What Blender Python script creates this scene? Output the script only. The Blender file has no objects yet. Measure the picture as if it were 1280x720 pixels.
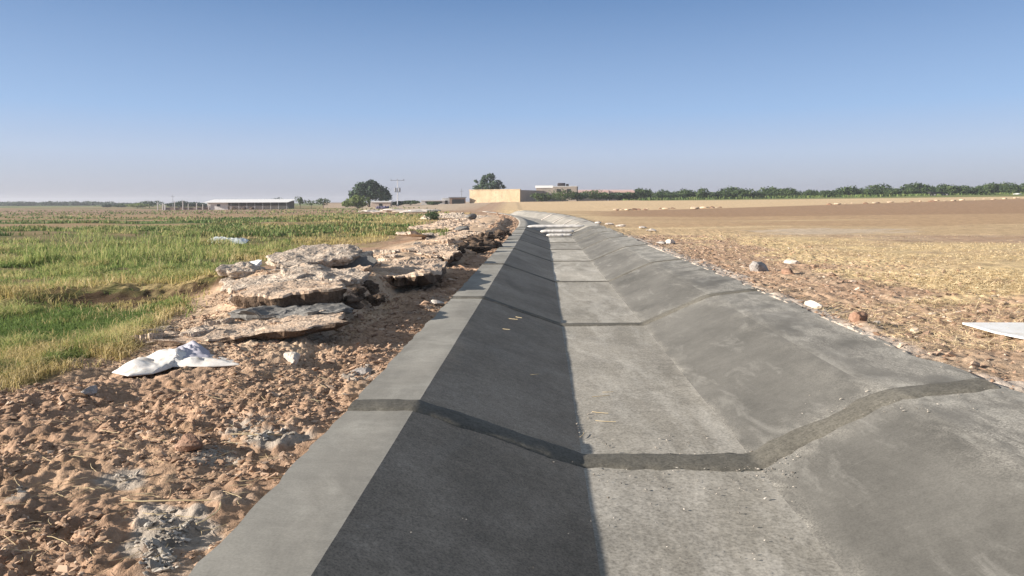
import bpy, math, random
import numpy as np
from mathutils import Vector, Matrix, Euler

random.seed(7)
RNG = np.random.default_rng(11)
SC = bpy.context.scene
COL = SC.collection
R = math.radians

# ---------------------------------------------------------------- camera
F, PX0, PY0, H, ROLL = 900.0, 640.0, 252.0, 1.6, R(0.25)
SUN_EL, SUN_AZ = R(18.0), R(12.0)      # light travels towards +X and a little +Y


def unroll(px, py):
    dx, dy = px - PX0, py - PY0
    return dx * math.cos(ROLL) - dy * math.sin(ROLL), dy * math.cos(ROLL) + dx * math.sin(ROLL)


def at(px, py, Y):
    """world point at depth Y seen at photo pixel (px, py)"""
    dx, dy = unroll(px, py)
    return Vector((dx * Y / F, Y, H - dy * Y / F))


def pix(X, Y, Z):
    Yc = np.maximum(Y, 0.3)
    dx, dy = X * F / Yc, (H - Z) * F / Yc
    c, s = math.cos(ROLL), math.sin(ROLL)
    return PX0 + dx * c + dy * s, PY0 + dy * c - dx * s


# ---------------------------------------------------------------- numeric noise
def _h(ix, iy, seed):
    n = (ix.astype(np.int64) * 374761393 + iy.astype(np.int64) * 668265263 + seed * 974634777) & 0xFFFFFFFF
    n = ((n ^ (n >> 13)) * 1274126177) & 0xFFFFFFFF
    n = (n ^ (n >> 16)) & 0xFFFFFF
    return n / float(0xFFFFFF)


def vn(x, y, seed=0):
    x = np.asarray(x, float); y = np.asarray(y, float)
    ix, iy = np.floor(x), np.floor(y)
    fx, fy = x - ix, y - iy
    fx = fx * fx * fx * (fx * (fx * 6 - 15) + 10); fy = fy * fy * fy * (fy * (fy * 6 - 15) + 10)
    a, b = _h(ix, iy, seed), _h(ix + 1, iy, seed)
    c, d = _h(ix, iy + 1, seed), _h(ix + 1, iy + 1, seed)
    return (a + (b - a) * fx) * (1 - fy) + (c + (d - c) * fx) * fy - 0.5     # -.5 .. .5


def fbm(x, y, octv=4, seed=0, gain=0.5):
    s, a = 0.0, 1.0
    for k in range(octv):
        ca, sa = math.cos(0.6 * k), math.sin(0.6 * k)
        s = s + a * vn((x * ca - y * sa) * 2 ** k + 17.3 * k, (x * sa + y * ca) * 2 ** k + 5.1 * k, seed + 13 * k)
        a *= gain
    return s


def worley(x, y, seed=0):
    """distance to the nearest scattered point, and that cell's random value"""
    x = np.asarray(x, float); y = np.asarray(y, float)
    ix, iy = np.floor(x), np.floor(y)
    best = np.full(np.shape(x), 9.0); val = np.zeros(np.shape(x))
    for a in (-1, 0, 1):
        for b in (-1, 0, 1):
            jx, jy = ix + a, iy + b
            d = (x - jx - _h(jx, jy, seed)) ** 2 + (y - jy - _h(jx, jy, seed + 1)) ** 2
            m = d < best
            best = np.where(m, d, best); val = np.where(m, _h(jx, jy, seed + 2), val)
    return np.sqrt(best), val


def clods(X, Y, f, seed):
    d, v = worley(X * f * .72 + .8 * vn(X * f * 2, Y * f * 2, seed + 7), Y * f + .8 * vn(X * f * 2 + 9, Y * f * 2, seed + 8), seed)
    return np.clip(1 - (d / (.35 + .5 * v)) ** 2, 0, 1) * (.35 + .9 * v * v)


def sstep(a, b, x):
    t = np.clip((np.asarray(x, float) - a) / (b - a), 0, 1)
    return t * t * (3 - 2 * t)


# ---------------------------------------------------------------- terrain
C_OUT_L, C_IN_L, C_FL, C_FR, C_IN_R, C_OUT_R, Z_FL = -1.53, -1.0, 0.31, 1.66, 2.78, 3.62, -0.456
Y_END = 90.0


def PATH(Y):
    Yc = np.clip(np.asarray(Y, float), -50, Y_END + 2)
    return 0.0422 * Yc - 1.15e-4 / 3 * np.maximum(Yc - 36, 0) ** 3


def base(X, Y):
    u = np.asarray(X, float) / np.maximum(Y, 30.0)
    g = np.interp(u, [-1.2, -.71, -.37, -.2, -.1, -.03, .27, .71, 1.2], [-.3, -.3, -.3, .22, .9, 1.4, 1.9, 2.9, 3.4])
    return g * sstep(30, 200, Y) + 0.5 * sstep(230, 450, Y) * (u < 0.0)


RID_Y = [5.8, 6.8, 8, 9.5, 11, 13, 18, 26, 34, 45, 60, 80]
RID_A = [0.0, .04, .11, .17, .36, .34, .20, .22, .24, .28, .2, 0.0]


def hum(X, Y):
    """two undercut grassy hummocks: height, bare front, dry top"""
    h = fr = tp = 0.0
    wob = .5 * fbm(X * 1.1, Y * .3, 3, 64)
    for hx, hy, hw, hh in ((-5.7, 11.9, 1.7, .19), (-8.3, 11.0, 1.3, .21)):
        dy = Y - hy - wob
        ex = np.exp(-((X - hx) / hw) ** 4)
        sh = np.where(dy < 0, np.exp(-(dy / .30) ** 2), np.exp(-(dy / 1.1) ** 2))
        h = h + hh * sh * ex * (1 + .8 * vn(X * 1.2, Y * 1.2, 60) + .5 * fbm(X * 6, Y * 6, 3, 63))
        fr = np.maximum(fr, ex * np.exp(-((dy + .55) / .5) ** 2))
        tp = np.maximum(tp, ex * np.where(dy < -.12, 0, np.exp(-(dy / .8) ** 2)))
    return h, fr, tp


def gz(X, Y):
    """ground height everywhere"""
    X = np.asarray(X, float); Y = np.asarray(Y, float)
    c = X - PATH(Y)
    z = base(X, Y)
    near = 1 - sstep(25, 60, Y)
    # soil along the left side
    n1 = fbm(X * 1.3, Y * 1.3, 3, 3)
    bil = .55 * np.abs(fbm(X * 5.0, Y * 7.5, 3, 21)) + .9 * np.abs(fbm(X * 12, Y * 19, 2, 31))
    soil = (-0.07 + 0.085 * n1 + 0.045 * (bil - .22))
    soil = soil + np.where(Y < 16, .030 * clods(X, Y, 6.5, 81) + .030 * clods(X, Y, 14, 84), .02) * (1 + 1.2 * vn(X * .9, Y * .9, 87))
    ed = sstep(-1.8, -1.56, c); soil = soil * (1 - .45 * ed) - .028 * ed
    lm = 1 - sstep(-5.5, -4.3, c) * 1.0
    left = (c < -1.0)
    # ridge of excavated earth and old lining
    A = np.interp(Y, RID_Y, RID_A)
    cb = -3.4 - .5 * np.exp(-((Y - 13) / 2.0) ** 2) + 0.5 * vn(Y * .35, 0 * Y, 5)
    edge = -2.47 - .45 * np.exp(-((Y - 15.5) / 2.6) ** 2) + 0.35 * vn(Y * .8, 0 * Y + 3, 6)
    prof = np.where(c > cb, sstep(edge + .06, edge - .22, c), np.exp(-(np.abs(c - cb) / 1.7) ** 2.4))
    ridge = A * prof * (1 + .7 * fbm(X * .9, Y * .9, 3, 40)); soil = soil * (1 - .55 * prof * np.minimum(A * 4, 1))
    amp = np.where(c > -4.6, 1.0, np.clip(1 - (-4.6 - c) / 1.5, .25, 1))
    zl = soil * amp * near + ridge - .03 * (1 - near)
    # grassy bank on the left, with two undercut hummocks
    zl = zl + hum(X, Y)[0]
    zl = zl + 0.16 * fbm(X * .35, Y * .35, 3, 61) * sstep(-4, -7, c)
    # right side
    bil2 = np.abs(fbm(X * 4.5, Y * 4.5, 3, 71)) + .5 * np.abs(fbm(X * 13, Y * 13, 2, 73))
    zr = 0.045 + near * (0.07 * (bil2 - .2) + 0.05 * fbm(X * .8, Y * .8, 2, 75)) + .12 * fbm(X * .07, Y * .07, 2, 77) * sstep(5, 14, c)
    zr = zr + .05 * (1 - sstep(3.6, 4.4, c))
    # clods piled along the boundary of the far brown field
    z = z + np.where(left, zl, zr)
    inside = (c > C_OUT_L + .035) & (c < C_OUT_R - .10) & (Y < Y_END)
    return np.where(inside, base(X, Y) - 1.1, z)


# ---------------------------------------------------------------- mesh helpers
def new_mesh(name, verts, faces, mats=(), smooth=False, attrs=None, parent=None, loops=None):
    me = bpy.data.meshes.new(name)
    verts = np.asarray(verts, np.float32).reshape(-1, 3)
    if isinstance(faces, np.ndarray) and faces.ndim == 2:
        flat = faces.astype(np.int32).ravel()
        tot = np.full(len(faces), faces.shape[1], np.int32)
    else:
        tot = np.array([len(f) for f in faces], np.int32)
        flat = np.fromiter((i for f in faces for i in f), np.int32)
    st = np.zeros(len(tot), np.int32)
    st[1:] = np.cumsum(tot)[:-1]
    me.vertices.add(len(verts)); me.vertices.foreach_set('co', verts.ravel())
    me.loops.add(len(flat)); me.loops.foreach_set('vertex_index', flat)
    me.polygons.add(len(tot)); me.polygons.foreach_set('loop_start', st); me.polygons.foreach_set('loop_total', tot)
    me.update(calc_edges=True)
    me.validate()
    me.polygons.foreach_set('use_smooth', np.full(len(me.polygons), bool(smooth)))
    for k, v in (attrs or {}).items():
        v = np.asarray(v, np.float32)
        if v.ndim == 2:
            a = me.attributes.new(k, 'FLOAT_COLOR', 'POINT')
            a.data.foreach_set('color', np.concatenate([v, np.ones((len(v), 1), np.float32)], 1).ravel())
        else:
            a = me.attributes.new(k, 'FLOAT', 'POINT'); a.data.foreach_set('value', v)
    for m in mats:
        me.materials.append(m)
    o = bpy.data.objects.new(name, me)
    COL.objects.link(o)
    if parent is not None:
        o.parent = parent
    return o


def tag(o, label=None, cat=None, group=None, kind=None):
    if label: o['label'] = label
    if cat: o['category'] = cat
    if group: o['group'] = group
    if kind: o['kind'] = kind
    return o


def empty(name, loc, label, cat, group=None, rz=0.0):
    o = bpy.data.objects.new(name, None)
    o.empty_display_size = .2
    COL.objects.link(o)
    o.location = loc; o.rotation_euler = (0, 0, rz)
    return tag(o, label, cat, group)


def dup(root, loc, rz=0.0, sc=None, label=None, group=None):
    r = root.copy(); COL.objects.link(r)
    r.location = loc; r.rotation_euler = (0, 0, rz)
    if sc is not None: r.scale = sc
    if label: r['label'] = label
    if group: r['group'] = group
    for ch in list(root.children):
        c = ch.copy(); COL.objects.link(c); c.parent = r
        for g in list(ch.children):
            d = g.copy(); COL.objects.link(d); d.parent = c
    return r


class MB:
    """collects boxes and tubes into one mesh"""
    def __init__(s): s.v, s.f = [], []

    def box(s, x0, x1, y0, y1, z0, z1):
        b = len(s.v)
        s.v += [(x0, y0, z0), (x1, y0, z0), (x1, y1, z0), (x0, y1, z0), (x0, y0, z1), (x1, y0, z1), (x1, y1, z1), (x0, y1, z1)]
        s.f += [tuple(b + i for i in q) for q in ((0, 3, 2, 1), (4, 5, 6, 7), (0, 1, 5, 4), (1, 2, 6, 5), (2, 3, 7, 6), (3, 0, 4, 7))]
        return s

    def tube(s, pts, rad, n=8, cap=True):
        pts = [Vector(p) for p in pts]
        if not hasattr(rad, '__len__'): rad = [rad] * len(pts)
        b = len(s.v)
        for i, p in enumerate(pts):
            d = (pts[min(i + 1, len(pts) - 1)] - pts[max(i - 1, 0)]).normalized()
            a = d.orthogonal().normalized(); c = d.cross(a)
            for k in range(n):
                t = 2 * math.pi * k / n
                s.v.append(tuple(p + (a * math.cos(t) + c * math.sin(t)) * rad[i]))
        for i in range(len(pts) - 1):
            for k in range(n):
                q = b + i * n
                s.f.append((q + k, q + (k + 1) % n, q + n + (k + 1) % n, q + n + k))
        if cap:
            s.f.append(tuple(b + k for k in reversed(range(n))))
            s.f.append(tuple(b + (len(pts) - 1) * n + k for k in range(n)))
        return s

    def poly(s, vs, fs):
        b = len(s.v); s.v += list(vs); s.f += [tuple(b + i for i in q) for q in fs]
        return s

    def build(s, name, m, parent=None, smooth=False):
        return new_mesh(name, np.array(s.v), s.f, [m], smooth, parent=parent)


# ---------------------------------------------------------------- materials
def mat_new(name):
    m = bpy.data.materials.new(name); m.use_nodes = True
    nt = m.node_tree
    bs = nt.nodes['Principled BSDF']
    bs.inputs['Roughness'].default_value = .9
    bs.inputs['Specular IOR Level'].default_value = .25
    return m, nt, bs


class NB:
    """tiny node builder"""
    def __init__(s, nt): s.nt = nt; s._co = None

    def n(s, t, **kw):
        nd = s.nt.nodes.new(t)
        for k, v in kw.items(): setattr(nd, k, v)
        return nd

    def link(s, a, b): s.nt.links.new(a, b)

    def coord(s):
        if s._co is None: s._co = s.n('ShaderNodeTexCoord').outputs['Object']
        return s._co

    def noise(s, scale, detail=4, rough=.55, stretch=None, dist=0.0):
        nd = s.n('ShaderNodeTexNoise')
        nd.inputs['Scale'].default_value = scale; nd.inputs['Detail'].default_value = detail
        nd.inputs['Roughness'].default_value = rough; nd.inputs['Distortion'].default_value = dist
        src = s.coord()
        if stretch:
            mp = s.n('ShaderNodeMapping')
            mp.inputs['Scale'].default_value = stretch[:3]
            if len(stretch) > 3: mp.inputs['Rotation'].default_value = (0, 0, stretch[3])
            s.link(src, mp.inputs['Vector']); src = mp.outputs[0]
        s.link(src, nd.inputs['Vector'])
        return nd.outputs['Fac']

    def ramp(s, fac, stops):
        r = s.n('ShaderNodeValToRGB')
        el = r.color_ramp.elements
        while len(el) < len(stops): el.new(.5)
        for e, (p, c) in zip(el, stops):
            e.position = p
            e.color = (c, c, c, 1) if not hasattr(c, '__len__') else (*c, 1)
        s.link(fac, r.inputs[0])
        return r.outputs[0]

    def mix(s, mode, fac, a, b):
        m = s.n('ShaderNodeMix', data_type='RGBA', blend_type=mode)
        for sock, v in ((m.inputs[0], fac), (m.inputs[6], a), (m.inputs[7], b)):
            if hasattr(v, 'is_output'): s.link(v, sock)
            elif hasattr(v, '__len__'): sock.default_value = (*v, 1)
            else: sock.default_value = v
        return m.outputs[2]

    def attr(s, name, out='Fac'):
        a = s.n('ShaderNodeAttribute', attribute_name=name)
        return a.outputs[out]

    def math(s, op, a, b):
        m = s.n('ShaderNodeMath', operation=op)
        for i, v in enumerate((a, b)):
            if hasattr(v, 'is_output'): s.link(v, m.inputs[i])
            else: m.inputs[i].default_value = v
        return m.outputs[0]

    def bump(s, fac, strength, dist, bs):
        b = s.n('ShaderNodeBump')
        b.inputs['Strength'].default_value = strength; b.inputs['Distance'].default_value = dist
        s.link(fac, b.inputs['Height']); s.link(b.outputs[0], bs.inputs['Normal'])


def mottled(name, c1, c2, scale=3.0, fine=40.0, fine_amt=.35, rough=.92, bump=.0, bdist=.02, third=None):
    m, nt, bs = mat_new(name); b = NB(nt)
    col = b.ramp(b.noise(scale, 5, .6), [(.35, c1), (.65, c2)])
    if third:
        col = b.mix('MIX', b.ramp(b.noise(scale * 2.7, 5, .65), [(.52, 0.0), (.66, 1.0)]), col, third)
    fn = b.noise(fine, 3, .6)
    col = b.mix('MULTIPLY', 1.0, col, b.ramp(fn, [(.25, 1 - fine_amt), (.75, 1 + fine_amt * .4)]))
    b.link(col, bs.inputs['Base Color']); bs.inputs['Roughness'].default_value = rough
    if bump: b.bump(fn, bump, bdist, bs)
    return m


def plain(name, c, rough=.8, amt=.2, scale=4.0):
    return mottled(name, tuple(x * (1 - amt) for x in c), tuple(min(1, x * (1 + amt * .5)) for x in c), scale, 30, .15, rough)


def blade_mat(name, stops, transl=.0):
    m, nt, bs = mat_new(name); b = NB(nt)
    col = b.ramp(b.attr('rnd'), stops)
    b.link(col, bs.inputs['Base Color']); bs.inputs['Roughness'].default_value = .75
    if transl:
        tr = b.n('ShaderNodeBsdfTranslucent'); b.link(col, tr.inputs['Color'])
        mx = b.n('ShaderNodeMixShader'); mx.inputs[0].default_value = transl
        b.link(bs.outputs[0], mx.inputs[1]); b.link(tr.outputs[0], mx.inputs[2])
        b.link(mx.outputs[0], nt.nodes['Material Output'].inputs['Surface'])
    return m


def concrete(name, c1, c2, dust, dust_amt, speck, dust_scale=(1, 1, 1), bump=.15, panel=True, dust_lo=.5, speck_scale=70):
    """cement surface: cloudy tone, dusty trowel marks, aggregate speckle, tone per cast panel"""
    m, nt, bs = mat_new(name); b = NB(nt)
    col = b.ramp(b.noise(1.1, 5, .6), [(.33, c1), (.67, c2)])
    col = b.mix('MULTIPLY', .6, col, b.ramp(b.noise(.9, 4, .6, (1.5, .3, 1)), [(.3, .78), (.7, 1.1)]))
    d = b.ramp(b.noise(1.6, 7, .68, dust_scale, .6), [(dust_lo, 0.0), (dust_lo + .22, dust_amt)])
    col = b.mix('MIX', d, col, dust)
    tw = b.noise(2.3, 3, .5, (.5, 2.6, 1, .6), 1.6)
    col = b.mix('MULTIPLY', .32, col, b.ramp(tw, [(.3, .84), (.5, 1.0), (.7, 1.13)]))
    st_ = b.noise(.55, 6, .7, (1, .5, 1), .5)
    col = b.mix('MULTIPLY', .9, col, b.ramp(st_, [(.36, .74), (.5, 1.0), (.64, 1.12)]))
    ln = b.noise(3.0, 3, .5, (.3, 6, 1, .9), 2.2)
    col = b.mix('MIX', b.ramp(ln, [(.655, 0.0), (.72, .13)]), col, dust)
    sp = b.noise(speck_scale, 4, .7)
    col = b.mix('MULTIPLY', 1.0, col, b.ramp(sp, [(.28, 1 - speck), (.5, 1.0), (.74, 1 + speck * .8)]))
    sp2 = b.noise(14, 5, .7)
    col = b.mix('MULTIPLY', 1.0, col, b.ramp(sp2, [(.25, 1 - speck * .5), (.75, 1 + speck * .35)]))
    if panel:
        col = b.mix('MIX', b.math('MULTIPLY', b.math('MULTIPLY', b.attr('dust'), b.ramp(sp, [(.38, .1), (.6, 1.0)])), b.ramp(b.noise(5, 6, .75, (1.6, .6, 1), .8), [(.36, .0), (.62, .9)])), col, (.46, .44, .395))
        col = b.mix('MULTIPLY', 1.0, col, b.ramp(b.attr('tone'), [(0, .86), (1, 1.12)]))
    b.link(col, bs.inputs['Base Color'])
    bs.inputs['Roughness'].default_value = .85
    b.bump(sp2, bump, .012, bs)
    return m


M = {}
# ground: pigment zones come from the mesh, detail from noise
m, nt, bs = mat_new('earth'); b = NB(nt)
col = b.attr('col', 'Color')
col = b.mix('MULTIPLY', 1.0, col, b.ramp(b.noise(2.2, 6, .65), [(.3, .72), (.7, 1.2)]))
col = b.mix('MULTIPLY', 1.0, col, b.ramp(b.noise(28, 5, .7), [(.25, .66), (.75, 1.25)]))
b.link(col, bs.inputs['Base Color']); bs.inputs['Roughness'].default_value = .95
bs.inputs['Specular IOR Level'].default_value = .1
b.bump(b.noise(38, 4, .7), .6, .02, bs)
M['earth'] = m

M['coping'] = concrete('coping cement', (.26, .25, .225), (.33, .318, .285), (.44, .43, .39), .5, .16, (1, 1, 1), .08)
M['shade_slope'] = concrete('shaded slope cement', (.285, .238, .185), (.385, .325, .26), (.36, .33, .285), .4, .5, (1.2, .5, 1), .03, dust_lo=.56)  # left slope colour warmed to counter blue skylight in its shade
M['floor'] = concrete('dusty cement', (.31, .29, .25), (.40, .375, .33), (.53, .505, .455), .85, .45, (1.4, .35, 1), .2, dust_lo=.46, speck_scale=40)
M['slope'] = concrete('trowelled cement', (.112, .109, .101), (.150, .146, .135), (.29, .284, .265), .7, .2, (2.2, .6, 1), .05, dust_lo=.55)  # colour darkened to offset the stronger low sun on the right slope
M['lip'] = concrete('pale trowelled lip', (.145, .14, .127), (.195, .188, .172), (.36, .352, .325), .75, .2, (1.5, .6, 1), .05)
M['pale'] = concrete('dry white cement', (.29, .275, .245), (.38, .36, .325), (.5, .48, .44), .5, .2, (1, 1, 1), .1)
M['dry_edge'] = concrete('dry mortar edge', (.22, .21, .185), (.28, .268, .24), (.36, .35, .32), .6, .3, (1, 1, 1), .2, panel=False)
M['mortar'] = concrete('fresh mortar', (.115, .108, .092), (.152, .144, .124), (.24, .23, .205), .4, .45, (1, 1, 1), .5, panel=False, dust_lo=.6, speck_scale=45)
M['slab'] = mottled('old lining', (.49, .365, .27), (.64, .515, .405), 2.0, 26, .5, .95, .8, .03, third=(.42, .29, .20))
M['slabwhite'] = mottled('old white cement', (.50, .41, .33), (.66, .565, .47), 3.0, 24, .6, .95, .9, .035, third=(.46, .34, .25))
M['slabgrey'] = mottled('grey cement', (.15, .145, .14), (.22, .215, .205), 2.5, 30, .2, .9, .3, .02)
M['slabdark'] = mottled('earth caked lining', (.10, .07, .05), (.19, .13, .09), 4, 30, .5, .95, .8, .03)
M['clod'] = blade_mat('soil clod', [(0, (.26, .168, .112)), (.5, (.40, .268, .182)), (.95, (.48, .345, .25)), (1, (.54, .43, .33))])
M['clodr'] = blade_mat('right soil clod', [(0, (.22, .14, .095)), (.5, (.37, .25, .175)), (.85, (.46, .34, .25)), (1, (.56, .49, .41))])
M['crumb'] = blade_mat('cement crumb', [(0, (.20, .175, .15)), (.5, (.34, .31, .27)), (1, (.52, .48, .43))])
M['grass'] = blade_mat('green grass', [(0, (.10, .165, .045)), (.35, (.19, .27, .08)), (.65, (.36, .40, .14)), (1, (.62, .53, .27))], .4)
M['dry'] = blade_mat('yellowing grass', [(0, (.24, .22, .075)), (.4, (.44, .37, .15)), (.8, (.60, .48, .24)), (1, (.70, .57, .33))], .35)
M['straw'] = blade_mat('straw', [(0, (.40, .30, .17)), (.5, (.60, .475, .28)), (1, (.76, .65, .44))], .15)
M['weed'] = blade_mat('field weeds', [(0, (.07, .125, .038)), (.5, (.13, .20, .06)), (.8, (.22, .25, .09)), (1, (.34, .29, .14))], .2)
M['leaf'] = blade_mat('leaves', [(0, (.034, .060, .022)), (.5, (.062, .102, .038)), (1, (.13, .172, .068))], .3)
M['leafdark'] = blade_mat('dark leaves', [(0, (.022, .045, .027)), (.5, (.046, .082, .048)), (1, (.10, .145, .08))], .2)
M['leaflight'] = blade_mat('light leaves', [(0, (.10, .14, .045)), (.5, (.18, .235, .08)), (1, (.30, .34, .14))], .35)
M['bark'] = plain('bark', (.14, .105, .075), .95, .4)
M['cloth'] = mottled('white woven sack', (.62, .60, .57), (.74, .72, .70), 4, 60, .15, .85, third=(.58, .52, .46))
M['lavender'] = plain('greyish sack cloth', (.46, .45, .52), .85, .08)
M['whiteboard'] = mottled('white sheet', (.74, .74, .73), (.84, .845, .85), 1.5, 9, .07, .6, third=(.70, .67, .62))
M['plastic'] = plain('pale plastic', (.62, .66, .64), .4, .1)
M['rock'] = mottled('red brown stone', (.24, .14, .095), (.36, .23, .165), 6, 40, .4, .95, .5)
M['rockgrey'] = mottled('grey stone', (.30, .28, .27), (.44, .41, .39), 6, 40, .4, .95, .5)
M['rockpale'] = mottled('pale stone', (.52, .46, .41), (.72, .66, .60), 6, 40, .3, .95, .5)
M['clodpale'] = mottled('pale field clod', (.55, .42, .30), (.68, .54, .40), 6, 40, .3, .95, .5)
M['darkstone'] = mottled('dark clod', (.07, .05, .037), (.15, .105, .075), 6, 30, .5, .95, .6)
M['beige'] = mottled('beige plaster', (.46, .36, .235), (.57, .46, .315), .35, 3, .25, .9, third=(.41, .31, .21))
M['greybrick'] = mottled('grey brick', (.30, .26, .23), (.38, .33, .29), .5, 8, .25, .95)
M['whitewall'] = plain('whitewash', (.72, .70, .68), .85, .1)
M['whiteroof'] = plain('white sheet roof', (.82, .82, .82), .6, .05)
M['pinkroof'] = plain('pink tin roof', (.66, .46, .42), .6, .08)
M['pinkwall'] = plain('mud wall', (.58, .47, .39), .95, .15)
M['brick'] = plain('brown brick', (.36, .25, .19), .95, .2)
M['dark'] = plain('dark metal', (.035, .033, .035), .6, .2)
M['opening'] = plain('unlit opening', (.03, .03, .03), .9, .2)
M['tank'] = plain('black tank', (.05, .04, .045), .5, .2)
M['pole'] = plain('concrete pole', (.56, .56, .58), .85, .12)
M['steel'] = plain('grey steel', (.24, .25, .28), .5, .15)
M['post'] = plain('pale post', (.58, .55, .54), .85, .12)
M['railing'] = plain('brown railing', (.20, .145, .125), .9, .3)
M['blue'] = plain('blue tarpaulin', (.14, .13, .21), .6, .2)

# ---------------------------------------------------------------- ground sheet
def spaced(start, end, step0, grow):
    out = [start]; st = step0
    sgn = 1 if end > start else -1
    while (out[-1] - end) * sgn < 0:
        out.append(out[-1] + sgn * st); st *= grow
    return np.array(out[1:])

cl = np.arange(-6.2, C_OUT_L + .085, .0165)
cols = np.concatenate([spaced(-6.2, -1300, .025, 1.062)[::-1], cl, [C_OUT_L + .095, 0, 1, 2, C_OUT_R - .115],
                       np.arange(C_OUT_R - .105, 9.0, .03), spaced(9.0, 1300, .035, 1.065)])
rows = np.concatenate([np.arange(-12, 2.4, .35), np.arange(2.4, 9, .0165), np.arange(9, 16, .034), spaced(16, 1600, .04, 1.017)])
Cg, Yg = np.meshgrid(cols, rows)
Xg = Cg + PATH(Yg)
Zg = gz(Xg, Yg)


def zones(X, Y, Z):
    """pigment of the ground at a place"""
    c = X - PATH(Y)
    px, py = pix(X, Y, Z)
    behind = Y < 1.0
    px = np.where(behind, np.where(c < 1, -500, 1800), px); py = np.where(behind, 2000, py)
    n = fbm(X * .9, Y * .9, 4, 101); nf = fbm(X * 4, Y * 4, 3, 103)
    nx = fbm(X * .05, Y * .25, 4, 105); nL = fbm(X * .22, Y * .22, 3, 107)
    sh = X.shape
    def C(r): return np.broadcast_to(np.array(r, float), sh + (3,)).copy()
    def over(col, m, r): return col + (np.array(r) - col) * np.clip(m, 0, 1)[..., None]
    # ---- left
    L = C((.40, .268, .185))
    L = over(L, sstep(.0, .35, n) * .7, (.43, .30, .205))
    L = over(L, sstep(.1, .4, nf) * .5, (.27, .17, .105))
    # dusty pale earth along the ridge
    A = np.interp(Y, RID_Y, RID_A)
    L = over(L, sstep(-2.0, -2.5, c) * sstep(-5.6, -4.9, c) * sstep(.02, .10, A) * (.92 + n * .4), (.58, .435, .31))
    # grey cement spills
    for sx, sy, rx, ry in ((215, 660, 55, 26), (190, 700, 40, 22), (325, 540, 50, 17), (150, 597, 34, 14), (450, 467, 22, 9), (15, 615, 22, 10), (270, 570, 26, 9)):
        q = ((px - sx) / rx) ** 2 + ((py - sy) / ry) ** 2
        L = over(L, sstep(1.25, .4, q + 2.6 * nf + .8 * n) * (py < 900) * .8, (.40, .365, .32))
    L = over(L, sstep(-1.9, -1.6, c + .9 * n) * .4 * sstep(.0, .25, nf), (.42, .37, .32))
    gb = np.interp(px, [-200, 0, 90, 160, 230, 300, 360, 480, 540, 600], [560, 486, 452, 438, 378, 343, 318, 303, 277, 262])
    gm = sstep(-6, 14, gb - py + 26 * n * np.clip(14 / np.maximum(Y, 3), .1, 1)) * (c < -2.2)
    G = C((.13, .13, .05))
    G = over(G, sstep(-.1, .25, nL) * .8, (.24, .175, .10))
    G = over(G, sstep(.05, .35, nf) * .7, (.20, .15, .08))
    G = over(G, sstep(330, 430, px + 150 * nL) * sstep(330, 300, py), (.30, .26, .11))
    G = over(G, sstep(300, 286, py + 14 * nx) * sstep(-.12, .06, nx) * sstep(440, 300, px), (.36, .25, .15))
    G = over(G, sstep(293, 284, py) * sstep(.05, -.1, nx) * sstep(420, 300, px), (.115, .15, .05))
    G = over(G, sstep(270, 267, py + 3 * nx) * sstep(261, 263, py), (.32, .215, .15))
    G = over(G, sstep(259.5, 258, py + .006 * (px - 100)) , (.17, .20, .075))
    G = over(G, sstep(410, 470, px) * sstep(264.5, 262, py), (.47, .38, .29))
    # bare earth under the hummocks
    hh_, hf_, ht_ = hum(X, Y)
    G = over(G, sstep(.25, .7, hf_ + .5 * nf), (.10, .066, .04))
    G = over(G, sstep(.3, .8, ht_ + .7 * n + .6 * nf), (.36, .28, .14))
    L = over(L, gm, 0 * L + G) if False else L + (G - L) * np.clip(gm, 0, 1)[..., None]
    # ---- right
    Rr = C((.43, .30, .21))
    Rr = over(Rr, sstep(.0, .35, n) * .6, (.50, .38, .27))
    Rr = over(Rr, sstep(.1, .4, nf) * .45, (.31, .205, .13))
    yb = np.interp(px, [760, 830, 900, 980, 1060, 1160, 1280, 1900], [282, 288, 303, 322, 345, 368, 388, 455])
    yt = np.interp(px, [760, 860, 950, 1100, 1280], [280, 286, 296, 299, 303])
    sm = sstep(-4, 9, yb - py + 22 * n) * sstep(-2, 4, py - yt + 8 * nx)
    Rr = over(Rr, sm * (.85 + .9 * n), (.62, .48, .28))
    Rr = over(Rr, sstep(4.15, 3.65, c + .6 * n) * .75, (.52, .47, .42))
    far = sstep(299, 291, py + 10 * nx)
    Fc = C((.51, .375, .23))
    Fc = over(Fc, sstep(-.05, .15, nx), (.60, .46, .28))
    q = ((px - 1045) / 105) ** 2 + ((py - 289.5) / 4.2) ** 2
    Fc = over(Fc, sstep(1.3, .5, q + 1.2 * n) * .6, (.56, .48, .39))
    Fc = over(Fc, sstep(284, 279, py + 10 * nx) * sstep(700, 900, px), (.46, .32, .195))
    by = np.interp(px, [640, 760, 880, 1280, 1700], [262, 264, 261, 248.5, 236])
    bl = np.interp(px, [640, 760, 880, 1280, 1700], [263, 270, 271, 266.5, 262])
    Fc = over(Fc, sstep(bl + 1.2, bl - .6, py) * sstep(700, 800, px), (.37, .245, .155))
    Fc = over(Fc, sstep(by + .4, by - .6, py), (.64, .48, .30))
    Fc = over(Fc, (px > 800) * sstep(.3, -.5, py - np.interp(px, [800, 900, 1280], [251, 250.3, 245.6])), (.20, .22, .09))
    Rr = Rr + (Fc - Rr) * np.clip(far, 0, 1)[..., None]
    w = sstep(-.4, .4, c - 1)
    # past the end of the channel the two sides meet
    return L + (Rr - L) * w[..., None]


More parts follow.
